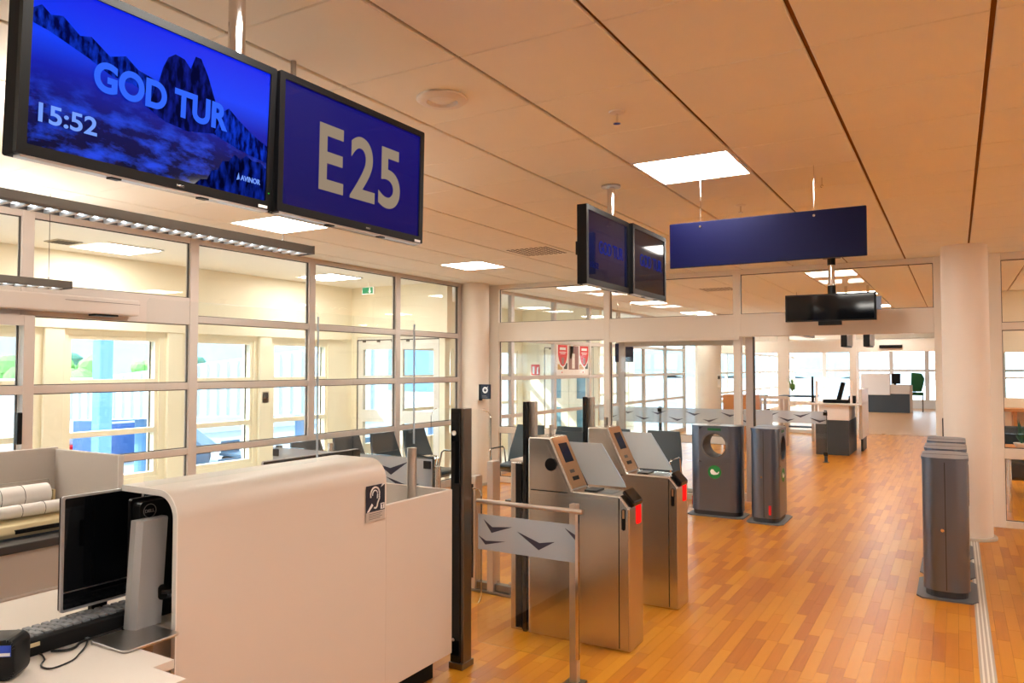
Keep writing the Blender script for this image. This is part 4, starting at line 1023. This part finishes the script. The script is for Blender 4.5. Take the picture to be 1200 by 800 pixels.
b2 = bin_('grey litter bin turned sideways beside the one with the recycling sticker', (-1.80, 8.66, 0), R(90))
b3 = bin_('grey litter bin furthest from the column in the row of three', (-.082, 6.60, 0), R(90), False)
for y, lab in ((7.32, 'grey litter bin in the middle of the row of three before the column'), (8.02, 'grey litter bin closest to the column in the row of three')):
    c = copy_tree(b3); c.location = (-.085, y, 0); c['label'] = lab

# ------------------------------------------------------------------ small things on columns and partitions
t = thing('column_sign', 'dark blue sign with a round white symbol on the corner column', 'sign', (-5.75, 9.0, 1.33))
B().box(-5.865, -5.845, 8.97, 9.03, 1.22, 1.43, bev=.003).build('back_plate', 'white_paint', t)
B().box(-5.845, -5.815, 8.975, 9.025, 1.21, 1.44).build('spacer', 'black', t)
B().box(-5.815, -5.665, 8.98, 9.015, 1.235, 1.44, bev=.003).build('face', 'navy_sticker', t)
B().ring([(-5.74 + .045 * math.cos(2 * PI * k / 24), 1.36 + .045 * math.sin(2 * PI * k / 24)) for k in range(24)], [(-5.74 + .022 * math.cos(2 * PI * k / 24), 1.36 + .022 * math.sin(2 * PI * k / 24)) for k in range(24)], 'y', 8.977, 8.98).build('symbol_ring', 'print_white', t)
B().prism([(-5.75, 1.36), (-5.735, 1.375), (-5.69, 1.415), (-5.70, 1.395)], 'y', 8.976, 8.98).build('symbol_hand', 'print_white', t)
for k in range(2): B().box(-5.79, -5.72 + .02 * k, 8.978, 8.98, 1.275 - k * .018, 1.282 - k * .018).build('print_line', 'print_grey', t)
# poster on the glazing beyond the partition
t = thing('poster', 'pale poster with two red shields and shop pictures on the glazing beyond the partition', 'poster', (XW + .012, 12.05, 1.54), R(90))
B().box(-.02, 1.40, -.004, 0, 0, .565).build('sheet', 'paper', t, local=True)
for x0 in (.06, .98):
    sh = B().prism([(x0, .55), (x0 + .38, .55), (x0 + .38, .38), (x0 + .34, .27), (x0 + .27, .19), (x0 + .19, .16), (x0 + .11, .19), (x0 + .04, .27), (x0, .38)], 'y', -.008, -.004).build('shield', 'red_paint', t, local=True)
    B().prism([(x0 - .03, .55), (x0 + .41, .55), (x0 + .41, .37), (x0 + .36, .25), (x0 + .28, .16), (x0 + .19, .135), (x0 + .10, .16), (x0 + .02, .25), (x0 - .03, .37)], 'y', -.006, -.004).build('shield_rim', 'print_white', t, local=True)
    for (a, b, z, h) in ((.07, .31, .46, .045), (.06, .32, .41, .014), (.09, .29, .385, .010)): B().box(x0 + a, x0 + b, -.0095, -.008, z, z + h).build('print_line', 'print_white', sh, local=True)
    B().box(x0 + .14, x0 + .24, -.0095, -.008, .20, .32).build('shield_picture', 'wallpaper_b', sh, local=True)
for (a, b, z0, z1, m) in ((.50, .92, .10, .54, 'wallpaper_b'), (.55, .70, .30, .54, 'wallpaper_a'), (.05, .24, .10, .20, 'wallpaper_a'), (.30, .44, .11, .22, 'charcoal'), (.96, 1.14, .10, .2, 'wallpaper_a'), (1.22, 1.34, .11, .22, 'charcoal'), (.64, .76, .12, .40, 'paper')):
    B().box(a, b, -.005 - (.001 if m == 'paper' else 0), -.004, z0, z1).build('picture', m, t, local=True)
for x0 in (.2, 1.1): B().box(x0, x0 + .05, -.005, -.004, .04, .06).build('dot', 'red_paint', t, local=True)
t = thing('fire_sign', 'small red fire extinguisher sign on the cream corridor wall beyond the partition', 'sign', (XO + .22, 13.995, 1.62), 0)
B().box(0, .20, -.008, 0, -.10, .12).build('plate', 'red_paint', t, local=True)
B().box(.03, .08, -.010, -.008, -.08, .08).build('symbol', 'print_white', t, local=True); B().prism([(.13, -.08), (.18, -.08), (.17, .0), (.18, .08), (.14, .05)], 'y', -.010, -.008).build('symbol', 'print_white', t, local=True)
t = thing('hanging_banner', 'dark blue hanging panel beyond the wide partition pane', 'sign', (-5.1, 12.9, HC))
B().box(-5.40, -5.05, 12.89, 12.91, 1.78, 2.12).build('panel', 'navy', t)
for x in (-5.35, -5.1): B().cyl((x, 12.90, 2.11), (x, 12.90, HC), .003, 6).build('wire', 'chrome', t)
t = thing('wall_telephone', 'white wall intercom on the round column beyond the partition', 'intercom', (-4.55, 16.9, 1.35))
B().box(-4.60, -4.52, 16.84, 16.92, 1.22, 1.52, bev=.01).build('case', 'white_paint', t); B().box(-4.585, -4.535, 16.832, 16.84, 1.42, 1.49).build('grille', 'seal', t)

# ================================================================== FURTHER HALLS
t = thing('far_gate_desk', 'dark grey and white gate desk in the hall beyond the doorway', 'desk', (-2.05, 16.2, 0))
B().box(-2.36, -1.77, 15.62, 16.9, 0, .665).build('base', 'charcoal', t)
B().box(-2.30, -1.76, 15.60, 16.6, .67, .955).build('upper_panel', 'white_edge', t)
B().box(-2.55, -1.56, 15.52, 16.7, .957, .985, bev=.004).build('worktop', 'white_lam', t)
B().box(-1.62, -1.56, 15.9, 17.1, .30, 1.26, bev=.01).build('side_panel', 'white_lam', t)
B().box(-1.66, -1.62, 16.6, 17.3, 0, 1.0).build('end_leg', 'charcoal', t)
for x in (-2.33, -1.72): B().cyl((x, 15.62, .985), (x, 15.62, 1.42), .022, 12).build('screen_post', 'white_edge', t)
t = thing('desk_telephone', 'black telephone and screen standing on the far gate desk', 'telephone', (-2.0, 16.0, .986))
B().box(-2.26, -1.80, 15.85, 16.1, .986, 1.05, bev=.012).build('base', 'black', t)
B().prism([(-2.02, 1.05), (-1.94, 1.05), (-1.86, 1.38), (-1.93, 1.40)], 'y', 15.9, 16.05, bev=.01).build('handset_screen', 'black', t)
B().box(-1.80, -1.68, 15.9, 16.06, .986, 1.13, bev=.01).build('card_reader', 'black_matte', t)
t = thing('stanchion_post', 'thin dark post standing left of the far gate desk worktop', 'post', (-2.46, 15.9, 0))
B().cyl((-2.46, 15.95, .986), (-2.46, 15.95, 1.5), .022, 12).build('tube', 'black', t); B().cyl((-2.46, 15.95, .986), (-2.46, 15.95, 1.0), .05, 16).build('foot', 'black', t)
def barrier_table(x0, x1, y, lab):
    t = thing('standing_table', lab, 'table', ((x0 + x1) / 2, y, 0))
    B().box(x0, x1, y - .3, y + .3, 1.0, 1.03, bev=.006).build('top', 'machine', t)
    for x in (x0 + .06, x1 - .06):
        for dy in (-.25, .25): B().box(x - .03, x + .03, y + dy - .03, y + dy + .03, 0, 1.0).build('leg', 'alu_post', t)
    B().box(x0 + .06, x1 - .06, y - .26, y - .22, .30, .34).build('stretcher', 'machine', t)
    return t
barrier_table(-3.55, -2.75, 18.5, 'high standing table carrying a small green plant')
barrier_table(-4.75, -3.85, 18.2, 'high standing table beside the round column of the far hall')
t = thing('rail_barrier', 'pale rail barrier on slim posts before the standing tables', 'barrier', (-3.9, 17.0, 0))
for x in (-4.75, -4.25, -3.72, -3.15): B().box(x - .03, x + .03, 16.97, 17.03, 0, 1.0, bev=.004).build('post', 'alu_post', t)
B().box(-4.78, -3.12, 16.96, 17.04, 1.0, 1.06, bev=.006).build('top_rail', 'white_lam', t)
B().box(-4.75, -3.15, 16.985, 17.015, .18, .22).build('foot_rail', 'charcoal', t)
t = thing('small_plant', 'small bright green plant in a glass jar on the high table', 'plant', (-3.3, 18.5, 1.031))
B().lathe([(.05, 0), (.075, .05), (.07, .14), (.04, .18)], 16, (-3.3, 18.5, 1.031)).build('jar', 'glass_tint', t, smooth=True)
lf = B()
for k in range(26):
    a = random.random() * 2 * PI; r = .03 + random.random() * .12; h = .08 + random.random() * .32
    c0 = Vector((-3.3, 18.5, 1.12)); p = c0 + Vector((r * math.cos(a), r * math.sin(a), h)); w_ = Vector((-math.sin(a), math.cos(a), 0)) * .02
    vs_ = [lf.bm.verts.new(q) for q in (c0, c0.lerp(p, .6) + w_, p, c0.lerp(p, .6) - w_)]; lf.bm.faces.new(vs_)
o = lf.build('foliage', 'leaf', t); o['kind'] = 'stuff'
t = thing('furthest_desk', 'long charcoal desk with a tall white hood in the furthest hall', 'desk', (-2.2, 31.5, 0))
B().box(-2.95, -1.48, 31.3, 32.1, 0, .70).build('base', 'charcoal', t)
B().box(-3.1, -2.11, 31.24, 32.1, .65, 1.44, bev=.02).build('hood', 'white_edge', t)
B().box(-2.11, -1.46, 31.28, 32.0, .70, 1.03).build('low_panel', 'white_lam', t)
B().box(-1.47, -1.38, 31.4, 31.5, 0, 1.03).build('end_post', 'alu_post', t)
t = thing('furthest_monitor', 'black monitor standing on the furthest desk beside its white hood', 'monitor', (-1.9, 31.6, 1.031))
B().box(-2.07, -1.78, 31.58, 31.62, 1.07, 1.45, bev=.01).build('screen', 'black', t); B().box(-2.0, -1.92, 31.55, 31.65, 1.031, 1.09).build('foot', 'black', t)
t = thing('green_chair', 'green upholstered chair behind the furthest desk', 'chair', (-1.25, 32.5, 0))
B().prism([(-1.50, .75), (-1.12, .75), (-1.02, 1.25), (-1.12, 1.45), (-1.46, 1.5)], 'y', 32.6, 32.72, bev=.03).build('backrest', 'green_dark', t)
B().box(-1.52, -1.05, 32.15, 32.65, .62, .74, bev=.03).build('cushion', 'green_dark', t)
for x in (-1.5, -1.1):
    for y in (32.2, 32.6): B().box(x, x + .03, y, y + .03, 0, .63).build('leg', 'steel_dark', t)
for x, lab in ((-1.44, 'black monitor seen edge-on beyond the doorway, nearer the hanging lamp'), (-1.14, 'black monitor seen edge-on beyond the doorway, nearer the column')):
    t = thing('hanging_monitor', lab, 'monitor', (x, 12.2, HC))
    B().box(x, x + .085, 11.9, 12.5, 1.98, 2.44, bev=.006).build('case', 'black', t); B().box(x + .085, x + .10, 11.92, 12.48, 2.0, 2.42).build('back_plate', 'silver', t)
    B().box(x - .003, x, 11.93, 12.47, 2.01, 2.41).build('display', 'black_gloss', t)
    B().cyl((x + .045, 12.2, 2.44), (x + .045, 12.2, HC), .02, 16).build('pole', 'chrome', t)
t = thing('far_pendant_lamp', 'short grey pendant lamp hanging beyond the doorway', 'lamp', (-2.2, 13.5, 2.2))
B().box(-2.26, -2.14, 12.6, 14.2, 2.20, 2.25, bev=.01).build('housing', 'lamp_body', t); B().box(-2.24, -2.16, 12.62, 14.18, 2.195, 2.20).build('louvre', 'lamp_slat', t)
for y in (12.8, 14.0): B().cyl((-2.2, y, 2.25), (-2.2, y, HC), .003, 6).build('suspension_wire', 'seal', t)
t = thing('door_sensor', 'flat black motion sensor over the far doorway', 'sensor', (-1.35, YF2 - .07, 2.14)); B().box(-1.6, -1.1, YF2 - .10, YF2 - .045, 2.15, 2.23, bev=.01).build('case', 'black', t); B().box(-1.55, -1.15, YF2 - .104, YF2 - .10, 2.17, 2.20).build('lens', 'black_gloss', t)
t = thing('orange_cabinet', 'orange wooden cabinet behind the sliding door leaf', 'cabinet', (-3.9, 15.5, 0))
B().box(-4.15, -3.50, 15.6, 16.0, .0, 1.12, bev=.01).build('body', 'orange_wood', t); B().box(-4.12, -3.84, 15.59, 15.6, .1, 1.05).build('door', 'orange_wood', t); B().box(-3.81, -3.53, 15.59, 15.6, .1, 1.05).build('door', 'orange_wood', t)
# lounge seen through the panes right of the column
wlg = struct('wall_lounge', 'beige wall with a window behind the lounge', (2, 14.2, 0))
B().box(.55, XR, 14.2, 14.3, 0, 1.2).build('dado', 'cream', wlg); B().box(.55, XR, 14.2, 14.3, 1.92, HC).build('upper_wall', 'cream', wlg); B().box(.55, .62, 14.2, 14.3, 1.2, 1.92).build('jamb', 'cream', wlg)
pane(wlg, .62, XR, 14.245, 14.255, 1.2, 1.92)
B().box(.62, XR, 14.22, 14.24, 1.5, 1.53).build('transom', 'white_paint', wlg)
t = thing('lounge_shelf', 'long wooden shelf under the lounge window', 'shelf', (2, 14.0, 0)); B().box(.62, 3.4, 13.8, 14.19, 1.0, 1.05, bev=.005).build('board', 'orange_wood', t)
for x in (.75, 2.0, 3.2): B().box(x, x + .05, 13.85, 14.19, 0, 1.0).build('bracket', 'orange_wood', t)
t = thing('lounge_table', 'small lounge table with chrome legs and dark top beyond the right pane', 'table', (.85, 10.8, 0))
B().box(.48, 1.5, 10.4, 11.2, .70, .73, bev=.005).build('top', 'orange_wood', t)
for x, y in ((.52, 10.5), (1.45, 10.5), (.52, 11.1), (1.45, 11.1)): B().cyl((x, y, 0), (x, y, .70), .022, 14).build('leg', 'chrome', t, smooth=True)
t = thing('table_bowl', 'white bowl with a small plant on the lounge table', 'bowl', (.62, 10.7, .731))
B().lathe([(.04, 0), (.07, .02), (.09, .06), (.085, .062), (.06, .02)], 20, (.66, 10.7, .731)).build('bowl', 'white_paint', t, smooth=True)
lf = B()
for k in range(22):
    a = random.random() * 2 * PI; r = .02 + random.random() * .09; h = .06 + random.random() * .25
    c0 = Vector((.66, 10.7, .77)); p = c0 + Vector((r * math.cos(a), r * math.sin(a), h)); w_ = Vector((-math.sin(a), math.cos(a), 0)) * .015
    lf.bm.faces.new([lf.bm.verts.new(q) for q in (c0, c0.lerp(p, .6) + w_, p, c0.lerp(p, .6) - w_)])
o = lf.build('foliage', 'leaf_dark', t); o['kind'] = 'stuff'
for (x, y, lab) in ((.85, 12.0, 'dark blue lounge armchair behind the lounge table'), (1.75, 12.1, 'dark blue lounge armchair further along the lounge')):
    t = thing('lounge_chair', lab, 'armchair', (x, y, 0))
    B().box(x - .35, x + .35, y - .3, y + .3, .22, .45, bev=.04).build('cushion', 'seat_leather', t); B().box(x - .35, x + .35, y + .26, y + .40, .40, .88, bev=.05).build('backrest', 'seat_leather', t)
    for s in (-1, 1): B().box(x + s * .37 - .05, x + s * .37 + .05, y - .3, y + .36, .22, .62, bev=.03).build('armrest', 'seat_leather', t)
    for sx in (-.3, .3):
        for sy in (-.25, .3): B().cyl((x + sx, y + sy, 0), (x + sx, y + sy, .24), .018, 10).build('leg', 'chrome', t)

# ================================================================== APRON OUTSIDE
GZ = -4.0
tag(B().box(-900, XO - .3, -600, 900, GZ - .2, GZ).build('ground', 'tarmac'), 'pale concrete apron outside the corridor windows', kind='structure')
jb = thing('jet_bridge', 'long white ribbed passenger bridge sloping up along the apron', 'jet bridge', (-24, 19.5, GZ))
pts_t = [(-33.2, 17.6, 1.0), (-14.0, 20.7, 3.0)]; pts_b = [(-33.2, 17.6, -.62), (-14.0, 20.7, .25)]
A = Vector((-33.2, 17.6)); Bv = Vector((-14.0, 20.7)); dv = Bv - A; nv = Vector((-dv.y, dv.x)).normalized() * 2.6
def sl(f, lo): return (-.62 + .87 * f) if lo else (1.0 + 2.0 * f)
bx = B(); vv = []
for f in (0, 1):
    p = A + dv * f
    for lo in (1, 0):
        for off in (0, 1):
            q = p + nv * off; vv.append(bx.bm.verts.new((q.x, q.y, sl(f, lo))))
for idx in ((0, 1, 3, 2), (4, 6, 7, 5), (0, 4, 5, 1), (2, 3, 7, 6), (0, 2, 6, 4), (1, 5, 7, 3)): bx.bm.faces.new([vv[i] for i in idx])
bmesh.ops.recalc_face_normals(bx.bm, faces=list(bx.bm.faces)); bx.build('tunnel', 'bridge_white', jb)
for k in range(40):
    f = (k + .5) / 40; p = A + dv * f - nv.normalized() * .04
    b_ = B().box(-.06, .06, -.05, .05, sl(f, 1) + .1, sl(f, 0) - .06)
    for v in b_.bm.verts: v.co.x += p.x; v.co.y += p.y
    b_.build('rib', 'bridge_white', jb)
for f in (.2, .62):
    p = A + dv * f + nv * .5; B().cyl((p.x, p.y, GZ), (p.x, p.y, sl(f, 1)), .35, 16).build('support', 'bridge_blue', jb)
p = A + dv * .5
B().box(p.x - 9.5, p.x + 9.5, p.y - 1.6, p.y - 1.5, -.3, -.28).build('tmp', 'bridge_blue', None); bpy.data.objects.remove(bpy.data.objects['tmp'])
t = jb
B().box(-15, -11.5, 17.5, 21.0, .1, 3.6, bev=.05).build('cabin', 'bridge_white', t); B().box(-13.9, -12.9, 18.5, 19.5, GZ, .1).build('leg', 'bridge_blue', t); B().box(-14.6, -12.0, 17.46, 17.5, 1.0, 2.6).build('panel', 'bridge_blue', t)
t = thing('apron_mast', 'slim blue steel mast standing before the trees', 'mast', (-16.3, 9.75, GZ)); B().box(-16.45, -16.15, 9.6, 9.9, GZ, 9, bev=.02).build('shaft', 'bridge_blue', t); B().box(-16.7, -15.9, 9.35, 10.15, GZ, GZ + .3).build('footing', 'bridge_white', t)
t = thing('cargo_container', 'dark blue cargo container standing on the apron', 'container', (-43.8, 26.6, GZ))
B().box(-45.3, -42.6, 25.3, 28.0, GZ + .35, -1.35, bev=.12).build('body', 'container', t); B().box(-45.0, -42.58, 26.0, 27.6, -1.62, -1.5).build('stripe', 'bridge_white', t)
for x in (-44.9, -43.2): B().cyl((x, 25.3, GZ + .25), (x, 25.5, GZ + .25), .25, 14).build('wheel', 'black_matte', t)
t = thing('belt_loader', 'dark sloping belt loader beside the cargo container', 'loader', (-40, 29, GZ))
B().prism([(-42.0, -1.4), (-41.6, -1.2), (-37.4, -3.0), (-37.8, -3.3)], 'y', 28.6, 29.6).build('belt', 'machine', t); B().box(-41.0, -38.4, 28.5, 29.7, GZ + .3, -3.1, bev=.05).build('chassis', 'machine', t)
for x in (-40.5, -38.9): B().cyl((x, 28.4, GZ + .3), (x, 29.8, GZ + .3), .3, 14).build('wheel', 'black_matte', t)
t = thing('apron_tug', 'small red and white tug parked left of the cargo container', 'vehicle', (-46.6, 25.6, GZ)); B().box(-47.6, -45.7, 25.0, 26.2, GZ + .3, -3.0, bev=.1).build('body', 'red_paint', t); B().box(-47.2, -46.0, 25.1, 26.1, -3.0, -2.3, bev=.08).build('cab', 'apron_white', t)
for x in (-47.1, -46.1): B().cyl((x, 24.9, GZ + .3), (x, 26.3, GZ + .3), .3, 14).build('wheel', 'black_matte', t)
def cart(x, y, k):
    t = thing('baggage_cart', ['empty grey baggage cart parked under the passenger bridge', 'baggage cart with blue load under the passenger bridge', 'baggage cart with low rails near the corridor double door', 'flat baggage cart parked before the bridge support'][k], 'cart', (x, y, GZ))
    B().box(x - 1.3, x + 1.3, y - .7, y + .7, GZ + .45, GZ + .6).build('deck', 'machine', t)
    for sx in (-1.2, 1.2): B().box(x + sx - .03, x + sx + .03, y - .65, y + .65, GZ + .6, GZ + 1.3).build('rail', 'machine', t)
    if k in (1, 2): B().box(x - .8, x + .6, y - .5, y + .5, GZ + .6, GZ + 1.1, bev=.06).build('load', 'container', t)
    for sx in (-.9, .9): B().cyl((x + sx, y - .7, GZ + .22), (x + sx, y + .7, GZ + .22), .22, 12).build('wheel', 'black_matte', t)
for k, (x, y) in enumerate(((-36.5, 30.5), (-37.5, 37.5), (-33.0, 36.0), (-31.5, 24.5))): cart(x, y, k)
for k, (x, y) in enumerate(((-33.5, 20.5), (-32.6, 25.8), (-34.0, 20.0))):
    t = thing('traffic_cone', ['orange traffic cone standing apart on the apron', 'orange traffic cone beside the flat baggage cart', 'orange traffic cone in front of the bridge end'][k], 'cone', (x, y, GZ)); B().lathe([(.2, .02), (.03, .75)], 14, (x, y, GZ)).build('cone', 'red_paint', t); B().box(x - .24, x + .24, y - .24, y + .24, GZ, GZ + .03).build('foot', 'red_paint', t)
# low roof edge, trees and hills
t = thing('service_building', 'low white service building roof behind the passenger bridge', 'building', (-70, 40, GZ)); B().box(-86, -56, 36, 66, GZ, .1).build('walls', 'bridge_white', t); B().box(-86.5, -55.5, 35.5, 66.5, .1, .5).build('roof', 'apron_white', t)
def tree(x, y, h, w, m, lab):
    t = thing('tree', lab, 'tree', (x, y, GZ), group='trees beyond the apron')
    B().cyl((x, y, GZ), (x, y, GZ + h * .55), w * .06, 8, w * .035).build('trunk', 'trunk', t)
    b_ = B()
    for k in range(16):
        a = random.random() * 2 * PI; rr = w * .42 * random.random() ** .5; zz = GZ + h * (.42 + .5 * random.random()); q = w * (.16 + .14 * random.random())
        r = bmesh.ops.create_icosphere(b_.bm, subdivisions=2, radius=q)
        for v in r['verts']: v.co = v.co * (1 + .18 * (random.random() - .5)) + Vector((x + rr * math.cos(a), y + rr * math.sin(a), zz))
    o = b_.build('crown', m, t)
TL = [('leaf', 'light green bushy tree beyond the apron'), ('leaf_dark', 'dark green spreading tree beyond the apron')]
for k, (x, y) in enumerate(((-120, 48), (-115, 56), (-109, 62), (-118, 66), (-103, 69), (-108, 79), (-98, 85), (-126, 41), (-122, 32), (-130, 24), (-92, 92))):
    dk = k in (3, 5); tree(x, y, 5.6 + 1.2 * random.random() + (1.6 if dk else 0), 6 + 1.5 * random.random(), TL[dk][0], TL[dk][1])
hs = struct('hills', 'wooded hills along the horizon, haze put into their colour', (0, 0, GZ))
Vh, Fh = [], []; NA, NR = 90, 6
for i in range(NA):
    a = R(95 + 100 * i / (NA - 1)); ridge = 26 + 9 * math.sin(a * 5.1) + 6 * math.sin(a * 11.3 + 1) + 3 * math.sin(a * 29)
    for j in range(NR):
        f = j / (NR - 1); rad = 420 + 380 * f
        Vh.append((rad * math.cos(a), rad * math.sin(a) , GZ + (ridge + 6) * math.sin(f * PI / 2) + 1.5 * math.sin(i * 1.7 + j)))
for i in range(NA - 1):
    for j in range(NR - 1): Fh.append((i * NR + j, (i + 1) * NR + j, (i + 1) * NR + j + 1, i * NR + j + 1))
me = bpy.data.meshes.new('ridge'); me.from_pydata(Vh, [], Fh); me.materials.append(M['hill'])
for p in me.polygons: p.use_smooth = True
o = bpy.data.objects.new('ridge', me); o.parent = hs; o.location = (0, 0, -GZ); COL.objects.link(o)
